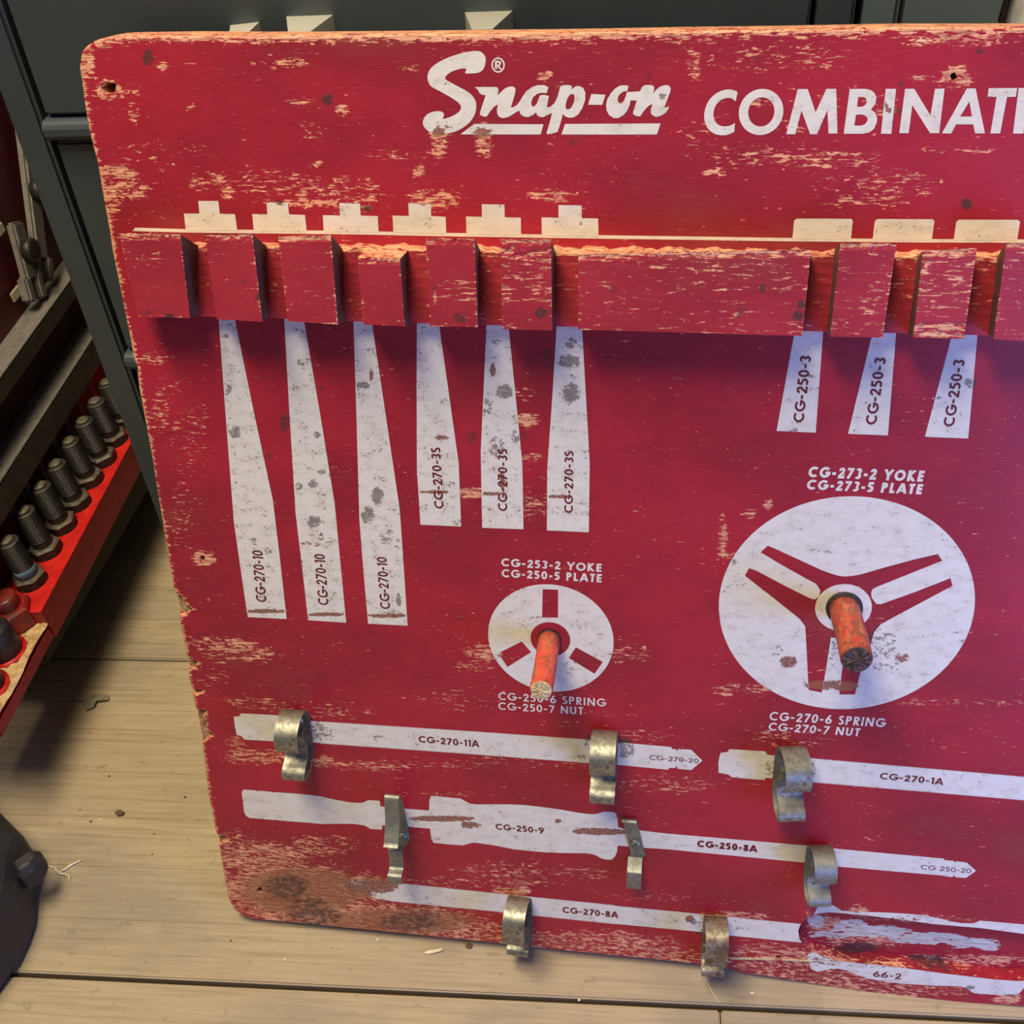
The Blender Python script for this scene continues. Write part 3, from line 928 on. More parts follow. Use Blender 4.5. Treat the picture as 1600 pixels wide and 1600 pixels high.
for tx, p0, p1, pt, w, m, sn in [
        ('CG-253-2 YOKE', (783.2, 884.6), (940, 893.6), (783.7, 872), .22, 'white', 0.04), ('CG-250-5 PLATE', (783.7, 901.6), (940.5, 910), (783.7, 888.8), .22, 'white', 0.04),
        ('CG-250-6 SPRING', (779, 1093.2), (946.5, 1103.9), (779.4, 1081.3), .17, 'white', 0), ('CG-250-7 NUT', (779, 1108.6), (911.5, 1116.7), (779, 1097), .17, 'white', 0),
        ('CG-273-2 YOKE', (1261.9, 745.4), (1442, 752.7), (1263.5, 728.3), .25, 'white', .08), ('CG-273-5 PLATE', (1259.5, 764.6), (1440, 772.4), (1261.4, 748.8), .25, 'white', .08),
        ('CG-270-6 SPRING', (1201.5, 1125.2), (1382, 1136.2), (1203.5, 1111.6), .19, 'white', .08), ('CG-270-7 NUT', (1200, 1141), (1342.5, 1150.4), (1201.2, 1128.6), .19, 'white', .08),
        ('CG-270-11A', (654.5, 1159.3), (749, 1167.2), (655, 1149.3), .19, 'ink', 0), ('CG-270-20', (1014.5, 1186.3), (1091.3, 1192.2), (1015, 1179.3), .13, 'ink', 0),
        ('CG-270-1A', (1374, 1216.6), (1473, 1226.2), (1375, 1206.6), .19, 'ink', 0), ('CG-250-9', (774.5, 1295.5), (850, 1302.2), (775, 1286.4), .19, 'ink', 0),
        ('CG-250-8A', (1089, 1322.7), (1182.5, 1331.2), (1090, 1312.4), .25, 'ink', 0), ('CG 250-20', (1438.3, 1357.7), (1516.7, 1364.2), (1439, 1350.7), .12, 'ink', 0),
        ('CG-270-8A', (879, 1425.6), (965.8, 1434), (880.3, 1416.3), .20, 'ink', 0), ('66-2', (1363.7, 1525.4), (1407.6, 1529.9), (1364.2, 1516.6), .17, 'ink', 0)]:
    lettering(tx, p0, p1, pt, w, m, sn, h=INKH if m == 'ink' else PH, track=.16 if m == 'white' else .11)

# headline capitals, traced
Z4 = (1080, 0, 3.077)


def hl(fills, holes=(), dx=0):
    f = [px_poly(zp([(x + dx, y) for x, y in p], *Z4)) for p in fills]
    hs = [px_poly(zp([(x + dx, y) for x, y in p], *Z4)) for p in holes]
    decal('lettering', f, hs, mat='white', step=.0018)


def ell(cx, cy, rx, ry, sh=0, n=48):
    return [(cx + rx * math.cos(6.28319 * i / n) - sh * ry * math.sin(6.28319 * i / n), cy + ry * math.sin(6.28319 * i / n)) for i in range(n)]


hl([[(222, 441), (205, 433), (187, 430), (166, 431), (145, 436), (124, 446), (105, 460), (88, 479), (75, 501), (66, 526), (62, 551), (63, 576), (69, 598), (80, 618), (96, 634),
     (116, 645), (140, 650), (162, 650), (184, 645), (207, 634), (211, 590), (196, 600), (179, 606), (160, 608), (141, 605), (125, 596), (113, 581), (107, 561), (107, 540),
     (113, 517), (124, 498), (139, 483), (156, 474), (175, 470), (194, 473), (215, 487)]])
hl([ell(336, 538, 107, 111, .06)], [ell(337, 538, 63, 70, .06)])
hl([[(457, 645), (512, 428), (560, 428), (598, 540), (650, 427), (697, 427), (703, 642), (660, 642), (655, 528), (605, 645), (572, 645), (530, 532), (500, 645)]])
hl([[(733, 643), (762, 428), (835, 427), (862, 432), (880, 445), (890, 467), (886, 500), (864, 526), (884, 542), (894, 565), (892, 590), (878, 620), (855, 637), (825, 643)]],
   [[(803, 467), (797, 513), (822, 513), (838, 503), (845, 487), (840, 472), (825, 466)], [(792, 551), (784, 604), (818, 604), (838, 595), (848, 578), (843, 560), (822, 551)]])
hl([[(912, 643), (935, 427), (985, 427), (962, 643)]])
NN = [(1000, 640), (1028, 427), (1072, 427), (1150, 555), (1172, 427), (1218, 425), (1192, 640), (1148, 640), (1063, 505), (1045, 640)]
hl([NN])
hl([[(1205, 641), (1325, 425), (1367, 425), (1412, 641), (1365, 641), (1356, 598), (1273, 598), (1250, 642)]], [[(1293, 560), (1350, 560), (1337, 488)]])
hl([[(1425, 465), (1430, 424), (1567, 423), (1560, 465), (1518, 466), (1485, 641), (1438, 642), (1468, 466)]])
hl([[(1547, 642), (1574, 423), (1622, 423), (1597, 642)]])
hl([ell(1750, 534, 109, 113, .06)], [ell(1751, 534, 64, 71, .06)])
hl([NN], dx=880)

# script logo, traced
Z3 = (640, 50, 3.8095)


def logo(fills, holes=()):
    decal('logo', [px_poly(p) for p in fills], [px_poly(p) for p in holes], mat='white', step=.0018)


S_ = smooth_poly(zp([(395, 113), (428, 120), (452, 150), (450, 192), (435, 226), (405, 243), (352, 247), (331, 244), (337, 222), (318, 217), (292, 222), (250, 236), (218, 260), (214, 280),
                     (240, 298), (300, 330), (355, 362), (388, 400), (397, 440), (388, 490), (355, 540), (300, 580), (240, 601), (180, 608), (130, 600), (95, 575), (79, 545),
                     (85, 515), (105, 490), (140, 475), (180, 472), (200, 480), (205, 498), (197, 516), (228, 511), (270, 492), (300, 468), (306, 445), (290, 420), (240, 386),
                     (180, 352), (130, 325), (111, 295), (107, 262), (118, 228), (150, 195), (210, 160), (280, 135), (340, 119)], *Z3), 3)
Z8 = (730, 120, 8)
NAP = zp([(95, 128), (360, 126), (385, 140), (392, 170), (380, 235), (430, 180), (480, 140), (540, 118), (580, 122), (605, 150), (600, 200), (560, 340), (545, 382), (575, 380),
          (620, 355), (655, 310), (690, 250), (740, 180), (810, 128), (880, 105), (960, 103), (1018, 130), (990, 205), (930, 200), (870, 215), (820, 260), (800, 320), (808, 365),
          (840, 372), (870, 335), (910, 232), (960, 226), (1022, 240), (1010, 300), (995, 380), (1040, 375), (1090, 330), (1130, 250), (1165, 120), (1230, 103), (1280, 105), (1310, 118),
          (1303, 160), (1350, 122), (1400, 116), (1450, 140), (1478, 200), (1475, 290), (1440, 390), (1390, 470), (1330, 508), (1270, 512), (1225, 495), (1198, 462), (1160, 600),
          (1130, 688), (1060, 710), (1000, 718), (992, 700), (1030, 580), (1062, 450), (1010, 475), (950, 505), (905, 500), (875, 480), (862, 445), (820, 480), (760, 504), (710, 498),
          (670, 470), (648, 420), (600, 450), (520, 500), (450, 518), (400, 500), (375, 460), (372, 400), (388, 345), (340, 370), (290, 430), (240, 500), (200, 495), (158, 475),
          (165, 430), (230, 232), (185, 225), (155, 205), (140, 170)], *Z8)
logo([S_])
logo([NAP], [smooth_poly(zp([(1335, 225), (1342, 270), (1330, 330), (1300, 385), (1262, 408), (1235, 395), (1232, 350), (1245, 290), (1275, 235), (1308, 215)], *Z8), 3)])
Z10 = (900, 120, 10)
logo([zp([(240, 268), (462, 280), (408, 440), (190, 434)], *Z10)])
logo([zp([(760, 130), (822, 140), (800, 225), (745, 228), (690, 265), (655, 320), (652, 375), (680, 415), (720, 412), (750, 375), (780, 300), (795, 238), (1000, 228), (1030, 160),
          (1075, 132), (1150, 128), (1200, 135), (1222, 165), (1218, 215), (1200, 268), (1260, 195), (1320, 150), (1400, 128), (1450, 135), (1480, 175), (1475, 230), (1420, 370),
          (1380, 475), (1410, 478), (1455, 462), (1440, 510), (1390, 570), (1320, 612), (1250, 625), (1200, 605), (1170, 565), (1170, 500), (1200, 425), (1140, 450), (1080, 510),
          (1000, 620), (940, 612), (890, 580), (900, 530), (950, 370), (850, 368), (840, 440), (800, 530), (740, 600), (660, 645), (590, 645), (520, 600), (480, 530), (470, 440),
          (490, 350), (540, 260), (610, 185), (680, 140)], *Z10)])
logo([zp([(385, 547), (797, 549), (780, 610), (303, 609)], *Z3)])
logo([zp([(925, 547), (1494, 544), (1472, 610), (904, 610)], *Z3)])
logo([zp(ell(527, 197, 40, 45), *Z3)], [px_poly(zp(ell(527, 197, 31, 36), *Z3))] if False else [zp(ell(527, 197, 31, 36), *Z3)])
logo([zp([(509, 172), (530, 170), (545, 180), (543, 195), (534, 202), (550, 222), (536, 222), (522, 204), (520, 220), (507, 220)], *Z3)], [zp([(521, 182), (533, 184), (531, 194), (520, 194)], *Z3)])

# ------------------------------------------------------------------ notched rail


def grid_quad(a, b, c, d, nu, nv):
    """bilinear patch a(bl) b(br) c(tr) d(tl)"""
    V = []
    for j in range(nv + 1):
        t = j / nv
        for i in range(nu + 1):
            s = i / nu
            V.append(tuple((1 - t) * ((1 - s) * a[k] + s * b[k]) + t * ((1 - s) * d[k] + s * c[k]) for k in range(3)))
    Fc = [(j * (nu + 1) + i, j * (nu + 1) + i + 1, (j + 1) * (nu + 1) + i + 1, (j + 1) * (nu + 1) + i) for j in range(nv) for i in range(nu)]
    return V, Fc


def P3(px, py, h):
    u, v = bp(px, py, h)
    return np.array([u, v, h])


H0 = .010      # notch floor above the board
rail = tag(empty('notched_rail', Matrix.Identity(4)))
rail.parent = board
# backing strip
top_line = [(186, 383), (320, 386), (425, 386.5), (550, 390), (650, 391), (765, 393), (885, 394.5), (1100, 397), (1285, 399.5), (1415, 401), (1545, 402), (1720, 403.5)]
bot_line = [(216, 491), (320, 494.5), (425, 497.5), (550, 502), (650, 505), (765, 508), (885, 510.5), (1100, 514.5), (1285, 518), (1415, 521), (1545, 524), (1720, 528)]
sv, sf, sb = [], [], []
NX, NY = 260, 22
tu = [bp(x, y, H0) for x, y in top_line]
bu = [bp(x, y, H0) for x, y in bot_line]
u0, u1 = bu[0][0] + .004, .58
for j in range(NY + 1):
    for i in range(NX + 1):
        u = u0 + (u1 - u0) * i / NX
        vt_ = np.interp(u, [q[0] for q in tu], [q[1] for q in tu])
        vb_ = np.interp(u, [q[0] for q in bu], [q[1] for q in bu])
        wob = .0007 * math.sin(u * 310) + .0005 * math.sin(u * 777)
        sv.append((u, vb_ + (vt_ + (wob if j == NY else 0) - vb_) * j / NY, H0 + .0001 * math.sin(j * 2.1 + u * 60)))
        sb.append(.9 if j == NY else (.55 if j == NY - 1 else .12))
sf = [(j * (NX + 1) + i, j * (NX + 1) + i + 1, (j + 1) * (NX + 1) + i + 1, (j + 1) * (NX + 1) + i) for j in range(NY) for i in range(NX)]
# top, bottom, ends
k = len(sv)
for j in (0, NY):
    for i in range(NX + 1):
        p = sv[j * (NX + 1) + i]
        sv.append((p[0], p[1] + (.0006 if j else 0), 0.0))
        sb.append(.8)
for i in range(NX):
    sf.append((k + i, k + i + 1, i + 1, i))
    a = NY * (NX + 1) + i
    sf.append((a, a + 1, k + NX + 1 + i + 1, k + NX + 1 + i))
sf.append([k, 0] + [j * (NX + 1) for j in range(1, NY + 1)] + [k + NX + 1])
strip = mesh_obj('backing_strip', sv, sf, MAT['rail'], rail)
wear(strip.data, 1.0, np.array(sb))

# blocks: front corners TL TR BR BL with height, back corners on the strip
BL = [
    # front (px,py) x4, heights top/bottom, back x4
    ([(186, 365), (282, 366.5), (297, 497), (216, 495)], .026, .024, [(206, 385), (310, 385), (311, 492.5), (216, 490)]),
    ([(320, 368), (394.5, 366), (410, 503), (339, 498.6)], .027, .026, [(330, 388), (417, 385), (420.5, 495), (345, 494)]),
    ([(434, 370), (517, 367.5), (528, 507), (450, 502)], .027, .026, [(446, 390), (535.6, 390), (538, 500), (456, 499)]),
    ([(559, 403), (625, 404.5), (632.5, 509.5), (567.6, 507)], .027, .026, [(569, 390.5), (638, 390.5), (638.5, 507), (572, 503)]),
    ([(665, 373), (741.5, 373), (746.5, 511), (672, 510)], .027, .026, [(673, 391), (750, 390.5), (749, 507), (676, 506)]),
    ([(782, 374), (861, 374), (862.5, 516.5), (785.4, 514)], .027, .026, [(786, 393), (867, 392), (866, 510), (788, 509)]),
    ([(903.5, 398), (1267.5, 390.5), (1253.5, 525), (903.6, 515)], .025, .025, [(906, 393.5), (1267, 398), (1254, 517), (906, 511)]),
    ([(1313, 381), (1401, 381), (1379, 527.5), (1297, 526)], .027, .026, [(1304, 392), (1396, 399), (1374, 520), (1292, 520)]),
    ([(1442, 392), (1526.5, 388), (1506, 529.5), (1427, 527.5)], .026, .026, [(1434, 401), (1520, 401), (1500, 523), (1419, 520)]),
    ([(1572, 381), (1664, 380), (1640, 536), (1552, 530)], .027, .026, [(1558, 401), (1658, 403), (1634, 527), (1544, 522)])]
for bi, (fr, ht, hb, bk) in enumerate(BL):
    tl, tr = P3(*fr[0], ht), P3(*fr[1], ht)
    br, bl = P3(*fr[2], hb), P3(*fr[3], hb)
    hz = H0 - .0004
    btl, btr, bbr, bbl = [P3(*q, hz) for q in bk]
    nu = max(8, int(np.linalg.norm(tr - tl) / .0016))
    nv = max(8, int(np.linalg.norm(tl - bl) / .0016))
    nd = 8
    bm = bmesh.new()
    ex = []

    def patch(a, b, c, d, nu_, nv_, f, mi=0):
        V, Fc = grid_quad(a, b, c, d, nu_, nv_)
        vs = [bm.verts.new(p) for p in V]
        for q in Fc:
            bm.faces.new([vs[i] for i in q]).material_index = mi
        for j in range(nv_ + 1):
            for i in range(nu_ + 1):
                ex.append(f(i / nu_, j / nv_, i, j, nu_, nv_))

    hv = np.linalg.norm(tl - bl)
    hu = np.linalg.norm(tr - tl)

    def ff(s, t, i, j, n1, n2):
        dt = (1 - t) * hv
        e = max(0, 1 - dt / .0042) * .95
        e = max(e, max(0, 1 - (1 - s) * hu / .0016) * .5, max(0, 1 - s * hu / .0014) * .34, max(0, 1 - t * hv / .0022) * .34)
        if bi == 6:
            e = max(e, .30 if t > .45 else .18, max(0, 1 - dt / .012) * .55)
        if bi == 5 and t > .3:
            e = max(e, .36)
        if bi == 4 and .3 < t < .6:
            e = max(e, .30)
        if bi in (7, 8, 9):
            e = max(e, .30 if t > .5 else .2)
        if bi == 8 and t < .16:
            e = max(e, .75)
        if bi == 0:
            e = max(e, .50 * math.exp(-((s - .5) / .2) ** 2 - ((t - .70) / .09) ** 2))
        if bi == 5 and t > .80 and (abs(s - (.22 + (t - .95) * -.5)) < .05 or abs(t - (.83 + .1 * abs(s - .5))) < .02):
            e = .75
        if bi == 4 and abs(s - .12 - .1 * (t - .2)) < .05 and .25 < t < .45:
            e = .8
        return e

    patch(bl, br, tr, tl, nu, nv, ff)                                   # front
    patch(tl, tr, btr, btl, nu, nd, lambda s, t, *a: .85)               # top
    patch(bbl, bbr, br, bl, nu, nd, lambda s, t, *a: .40)               # bottom
    side = .34 if bi < 7 else .30
    patch(br, bbr, btr, tr, nd, nv, lambda s, t, *a: max(side, .8 if s < .12 else 0), 1)   # right
    patch(bbl, bl, tl, btl, nd, nv, lambda s, t, *a: max(side, .8 if s > .88 else 0), 1)   # left
    me = bpy.data.meshes.new('rail_block')
    bm.verts.ensure_lookup_table()
    # chipped, uneven edges
    for vtx, e in zip(bm.verts, ex):
        if e > .5:
            vtx.co.z -= .0006 * random.random()
            vtx.co.y += .0005 * (random.random() - .5)
    bm.to_mesh(me)
    bm.free()
    me.materials.append(MAT['rail'])
    me.materials.append(MAT['rail_end'])
    o = bpy.data.objects.new('rail_block', me)
    COL.objects.link(o)
    o.parent = rail
    wear(me, .3, np.array(ex))

# ------------------------------------------------------------------ dowel pegs


def lathe(name, prof, mat, parent, n=32, mats=None, fm=None, smooth=True, xf=None):
    """prof: (r, z)"""
    V, Fc, mi = [], [], []
    for r, z in prof:
        for i in range(n):
            a = 2 * math.pi * i / n
            V.append((r * math.cos(a), r * math.sin(a), z))
    for k in range(len(prof) - 1):
        for i in range(n):
            j = (i + 1) % n
            Fc.append((k * n + i, k * n + j, (k + 1) * n + j, (k + 1) * n + i))
            mi.append(fm[k] if fm else 0)
    Fc.append(tuple(range(n))[::-1])
    mi.append(0)
    Fc.append(tuple((len(prof) - 1) * n + i for i in range(n)))
    mi.append(fm[-1] if fm else 0)
    if xf:
        V = [xf(v) for v in V]
    return mesh_obj(name, V, Fc, mat, parent, smooth, mats, mi if mats else None)


def peg(base, tip_px, r, length, mats, label, collar):
    u, v = bp(*base)
    # lean so the tip falls where it is seen
    tu, tv = bp(*tip_px, length)
    e = tag(empty('dowel_peg', Matrix.Translation((u, v, 0))), label)
    e.parent = board
    du, dv = tu - u, tv - v

    def xf(p):
        t = p[2] / length
        return (p[0] + du * t + .0004 * math.sin(p[2] * 200), p[1] + dv * t, p[2])

    lathe('shaft', [(r, -.001), (r, length * .3), (r * 1.01, length * .6), (r, length - .0015), (r * .93, length - .0004), (r * .90, length)], None, e, 36,
          mats=[mats[0], mats[1]], fm=[0, 0, 0, 0, 1, 1], xf=xf)
    # ragged end grain
    V = [(0, 0, length + .0003)]
    nn = 30
    for ring, rr in enumerate((.45, .9)):
        for i in range(nn):
            a = 6.28319 * i / nn
            V.append((r * rr * math.cos(a), r * rr * math.sin(a), length + random.uniform(-.0004, .0012) * (1 if ring == 0 else .6)))
    Fc = [(0, 1 + i, 1 + (i + 1) % nn) for i in range(nn)] + [(1 + i, 1 + nn + i, 1 + nn + (i + 1) % nn, 1 + (i + 1) % nn) for i in range(nn)]
    mesh_obj('end_grain', [xf(p) for p in V], Fc, mats[1], e)
    # grimy seat where the dowel enters the board
    lathe('seat_ring', [(r * collar, .0001), (r * collar * .98, .0016), (r * 1.0, .0022)], MAT['rim'], e, 32)
    return e


peg((858.5, 998), (846.5, 1079), .0066, .054, (MAT['peg_small'], MAT['endgrain']), 'thin orange-red dowel peg with bare splintered end', 1.08)
peg((1319, 949), (1340, 1031), .0085, .054, (MAT['peg_big'], MAT['endgrain_dark']), 'thick brown-red dowel peg with black end', 1.22)

# ------------------------------------------------------------------ spring clips


def spline(pts, n=6):
    out = []
    m = len(pts)
    for i in range(m - 1):
        p0 = np.array(pts[max(i - 1, 0)], float)
        p1 = np.array(pts[i], float)
        p2 = np.array(pts[i + 1], float)
        p3 = np.array(pts[min(i + 2, m - 1)], float)
        for s in range(n):
            t = s / n
            out.append(tuple(.5 * (2 * p1 + (p2 - p0) * t + (2 * p0 - 5 * p1 + 4 * p2 - p3) * t * t + (3 * p1 - p0 - 3 * p2 + p3) * t ** 3)))
    out.append(tuple(map(float, pts[-1])))
    return out


def strip_mesh(name, prof, width, mat, parent, th=.0007, uoff=None, taper=None):
    """bent sheet-metal strip; prof = [(v, n)] in metres"""
    P = np.array(prof)
    t = np.gradient(P, axis=0)
    t /= np.linalg.norm(t, axis=1)[:, None] + 1e-9
    nrm = np.c_[-t[:, 1], t[:, 0]]
    A_ = P + nrm * th / 2
    B_ = P - nrm * th / 2
    V = []
    for i in range(len(P)):
        uo = uoff(P[i][0]) if uoff else 0
        w = width / 2 * (taper(i / (len(P) - 1)) if taper else 1)
        for (v, n) in (A_[i], B_[i]):
            V.append((uo - w, v, n))
            V.append((uo + w, v, n))
    Fc = []
    for i in range(len(P) - 1):
        a, b = 4 * i, 4 * i + 4
        Fc += [(a, a + 1, b + 1, b), (a + 3, a + 2, b + 2, b + 3), (a + 2, a, b, b + 2), (a + 1, a + 3, b + 3, b + 1)]
    Fc += [(0, 2, 3, 1), (4 * len(P) - 4, 4 * len(P) - 3, 4 * len(P) - 1, 4 * len(P) - 2)]
    o = mesh_obj(name, V, Fc, mat, parent)
    o.data.polygons.foreach_set('use_smooth', [True] * len(o.data.polygons))
    o.data.set_sharp_from_angle(angle=math.radians(40))
    return o


LOOP = [(-9.5, 21), (-8, 24.2), (-4, 26.6), (1, 27.2), (6, 25.8), (10.5, 21.5), (13, 15.5), (13, 9), (10.5, 4), (6, 1.2), (0, .6), (-8, .5), (-16, .6), (-23, 2.0), (-29, 5.5),
        (-33.5, 11), (-35, 17), (-33, 21.5), (-29, 22.6), (-25.5, 20), (-23, 16), (-20, 12.5), (-15, 11), (-10, 12.5), (-5, 15), (0, 16), (4, 14.5)]
LOOP2 = [(-15, 22.5), (-13.5, 25), (-8, 27), (0, 27.2), (7, 25.6), (11.5, 21), (13.2, 14.5), (12.8, 8.5), (10, 4), (5, 1.2), (-2, .6), (-12, .5), (-22, .8), (-29, 3.2),
         (-34, 8), (-35, 13), (-32.5, 16.6), (-29, 16), (-27, 12.5), (-25, 9), (-20, 7.5), (-14, 9), (-9, 12)]
SPRING = [(0, 29.5), (1.5, 27.5), (4, 26), (9, 23), (15, 20.5), (24, 19), (31, 18.2), (33, 16), (30, 13), (20, 9), (8, 5), (-4, 2.2), (-13, .6), (-18, .8), (-17, 6), (-13, 13),
          (-10.5, 18.5), (-12, 20), (-18, 19.5), (-25, 19.5), (-27, 22), (-27.5, 25.5), (-30, 27), (-36, 24.5)]
PLATE = [(20, 4.2), (21.2, 3.0), (20.6, 1.0), (18, .6), (5, .6), (-10, .7), (-12, 1.0), (-14, 5), (-16.5, 9.5), (-18, 10.5), (-24, 11), (-30, 10.2), (-32, 8.8)]


def clip(px, py, prof, width, mat, label, scale=1.0, yaw=0.0, roll=0.0, screw=(0, 0), uoff=None, n=5, taper=None):
    u, v = bp(px, py)
    M_ = Matrix.Translation((u, v, .0003)) @ Matrix.Rotation(math.radians(roll), 4, 'Z') @ Matrix.Rotation(math.radians(yaw), 4, 'Y')
    e = tag(empty('spring_clip', M_), label)
    e.parent = board
    prof_m = [(a * .001 * scale, b * .001 * scale) for a, b in spline(prof, n)]
    strip_mesh('bent_strip', prof_m, width, mat, e, uoff=uoff, taper=taper)
    sx, sy = screw
    s = lathe('screw_head', [(.0034, .0), (.0034, .0006), (.0028, .0014), (.0012, .0019)], mat, e, 20)
    s.location = (sx, sy * scale, .0009)
    # slot cut across the head
    q = .0011
    sl_ = mesh_obj('screw_slot', [(-.0026, -q / 3, .00195), (.0026, -q / 3, .00195), (.0026, q / 3, .00195), (-.0026, q / 3, .00195)], [(0, 1, 2, 3)], MAT['rim'], e)
    sl_.location = (sx, sy * scale, .0009)
    sl_.rotation_euler = (0, 0, .7)
    return e


clip(468, 1124, LOOP, .0155, MAT['zinc'], 'curled steel clip with brown stains, over the CG-270-11A outline at its left end')
clip(946, 1156, LOOP, .0158, MAT['zinc'], 'bright speckled steel clip near the pointed end of the CG-270-11A outline')
clip(1230, 1181, LOOP, .0160, MAT['zinc'], 'curled steel clip open to the left, over the CG-270-1A outline', yaw=11)
clip(1276, 1331, LOOP, .0142, MAT['zinc_dull'], 'dull grey curled clip over the CG-250-8A outline', scale=.86, yaw=9)
clip(815, 1411, LOOP2, .0152, MAT['zinc'], 'steel clip left of the CG-270-8A lettering on the bottom edge', yaw=-4)
clip(1116, 1441, LOOP2, .0150, MAT['zinc_rusty'], 'rusty brown clip on the bottom edge beside the routed slot', yaw=3)
clip(627, 1277, SPRING, .0096, MAT['zinc_dull'], 'narrow angular bent clip at the neck of the handle outline', screw=(0, -.016), n=3)
clip(993, 1316, PLATE, .0095, MAT['zinc_dull'], 'flat twisted strip of a broken clip with a round screw head', screw=(-.0002, 0),
     uoff=lambda v: (-.22 * v if v > -.011 else .0002), n=2)

# pale splinter and crack along the bottom edge
sp = px_poly([(1141, 1494.5), (1180, 1496), (1211, 1497), (1211, 1499), (1180, 1498.6), (1141, 1497.5)])
sp2 = px_poly([(1222, 1497.5), (1268, 1500), (1268, 1502), (1222, 1499.5)])
for s_ in (sp, sp2):
    V = [(a, b, .0009) for a, b in s_] + [(a, b, .0002) for a, b in s_]
    nn = len(s_)
    mesh_obj('splinter', V, [tuple(range(nn))] + [(i, nn + i, nn + (i + 1) % nn, (i + 1) % nn) for i in range(nn)], MAT['endgrain'], board)

# ------------------------------------------------------------------ wooden floor
YAWF = math.radians(3.8)
fdir = np.array([math.cos(YAWF), math.sin(YAWF)])
fnor = np.array([-math.sin(YAWF), math.cos(YAWF)])


def floor_mat():
    t = NT('worn_laminated_floor')
    g = t.noise(t.mapping((9, 260, 60)), 1, 5, .68, .3)
    g2 = t.noise(t.mapping((26, 900, 60), (2, 0, 0)), 1, 3, .6)
    big = t.noise(t.mapping((5, 8, 5)), 1, 4, .6)
    sm = t.noise(t.mapping((60, 110, 60)), 1, 4, .7)
    # laminated strips: one tint per strip
    sep = t.new('ShaderNodeSeparateXYZ')
    t.link(t.tc.outputs['Object'], sep.inputs[0])
    k = t.math('MULTIPLY', sep.outputs['Y'], 1 / .0435)
    idx = t.math('FLOOR', k)
    seg = t.math('FLOOR', t.math('ADD', t.math('MULTIPLY', sep.outputs['X'], 1 / .37), t.math('MULTIPLY', idx, .377)))
    wn = t.new('ShaderNodeTexWhiteNoise', noise_dimensions='2D')
    cb = t.new('ShaderNodeCombineXYZ')
    t.link(idx, cb.inputs[0])
    t.link(seg, cb.inputs[1])
    t.link(cb.outputs[0], wn.inputs[0])
    tint = wn.outputs['Value']
    fr = t.math('FRACT', k)
    edge = t.math('SUBTRACT', 1.0, t.step(t.math('MINIMUM', fr, t.math('SUBTRACT', 1.0, fr)), .0, .018))
    c = t.ramp(g, [(.25, (.29, .215, .120)), (.48, (.44, .335, .205)), (.72, (.53, .42, .265))])
    c = t.mix(t.math('MULTIPLY', tint, .42), c, (.33, .27, .18))
    c = t.mix(t.math('MULTIPLY', t.step(g2, .55, .74), .5), c, (.27, .19, .105))
    c = t.mix(t.math('MULTIPLY', t.step(big, .48, .66), .50), c, (.235, .20, .15))
    c = t.mix(t.math('MULTIPLY', t.step(sm, .58, .72), .55), c, (.19, .15, .10))
    c = t.mix(t.math('MULTIPLY', t.step(sm, .22, .36), -.0), c, (.7, .6, .4))
    c = t.mix(t.math('MULTIPLY', edge, .42), c, (.16, .11, .06))
    t.bump(t.math('SUBTRACT', g, t.math('MULTIPLY', edge, .6)), .35, .0008)
    return t.done(c, t.math('MULTIPLY_ADD', g, .3, .42), 0, .35)


MAT['floor'] = floor_mat()
MAT['dark'] = simple('dark_seam', (.02, .016, .012), .9, var=(.01, .008, .006))
f0 = np.array([-.159, -.060])          # a point on the seam nearest the camera
floor_root = tag(empty('floor', Matrix.Translation((f0[0], f0[1], 0)) @ Matrix.Rotation(YAWF, 4, 'Z')), kind='structure')
ybands = [(-1.9, -1.46), (-1.46, -1.02), (-1.02, -.70), (-.70, -.40), (-.40, -.0034), (0, .2965), (.2985, .60), (.602, .90), (.902, 1.3), (1.302, 1.8)]


def slab(name, x0, x1, y0, y1, z0, z1, mat, parent, bev=.0012):
    bm = bmesh.new()
    vs = [bm.verts.new(p) for p in [(x0, y0, z0), (x1, y0, z0), (x1, y1, z0), (x0, y1, z0), (x0, y0, z1), (x1, y0, z1), (x1, y1, z1), (x0, y1, z1)]]
    for q in [(3, 2, 1, 0), (4, 5, 6, 7), (0, 1, 5, 4), (1, 2, 6, 5), (2, 3, 7, 6), (3, 0, 4, 7)]:
        bm.faces.new([vs[i] for i in q])
    if bev:
        bmesh.ops.bevel(bm, geom=bm.edges[:], offset=bev, segments=2, affect='EDGES')
    me = bpy.data.meshes.new(name)
    bm.to_mesh(me)
    bm.free()
    me.materials.append(mat)
    o = bpy.data.objects.new(name, me)
    COL.objects.link(o)
    if parent:
        o.parent = parent
    return o


random.seed(3)
for y0, y1 in ybands:
    cuts = [-1.3, random.uniform(-.9, -.6) if (y0 > .2 or y0 < -.3) else None, (.30 if y0 < 0 and y0 > -.5 else .72), 1.9]
    cuts = [c for c in cuts if c is not None]
    for a, b in zip(cuts[:-1], cuts[1:]):
        o = slab('plank', a + .0004, b - .0004, y0, y1, -.03, random.uniform(-.0006, 0) if abs(y0) > .01 else 0, MAT['floor'], floor_root)
sub = slab('subfloor', -1.3, 1.9, -1.9, 1.8, -.05, -.031, MAT['dark'], floor_root, 0)

# ------------------------------------------------------------------ walls far behind and to the left
MAT['wall'] = simple('dim_wall', (.055, .045, .04), .9, var=(.035, .03, .028), scale=20)
tag(slab('wall_back', -1.6, 2.1, 1.15, 1.2, -.03, 2.5, MAT['wall'], None, 0), kind='structure')
tag(slab('wall_left', -1.35, -1.3, -1.9, 1.15, -.03, 2.5, MAT['wall'], None, 0), kind='structure')

# ------------------------------------------------------------------ grey filing cabinets


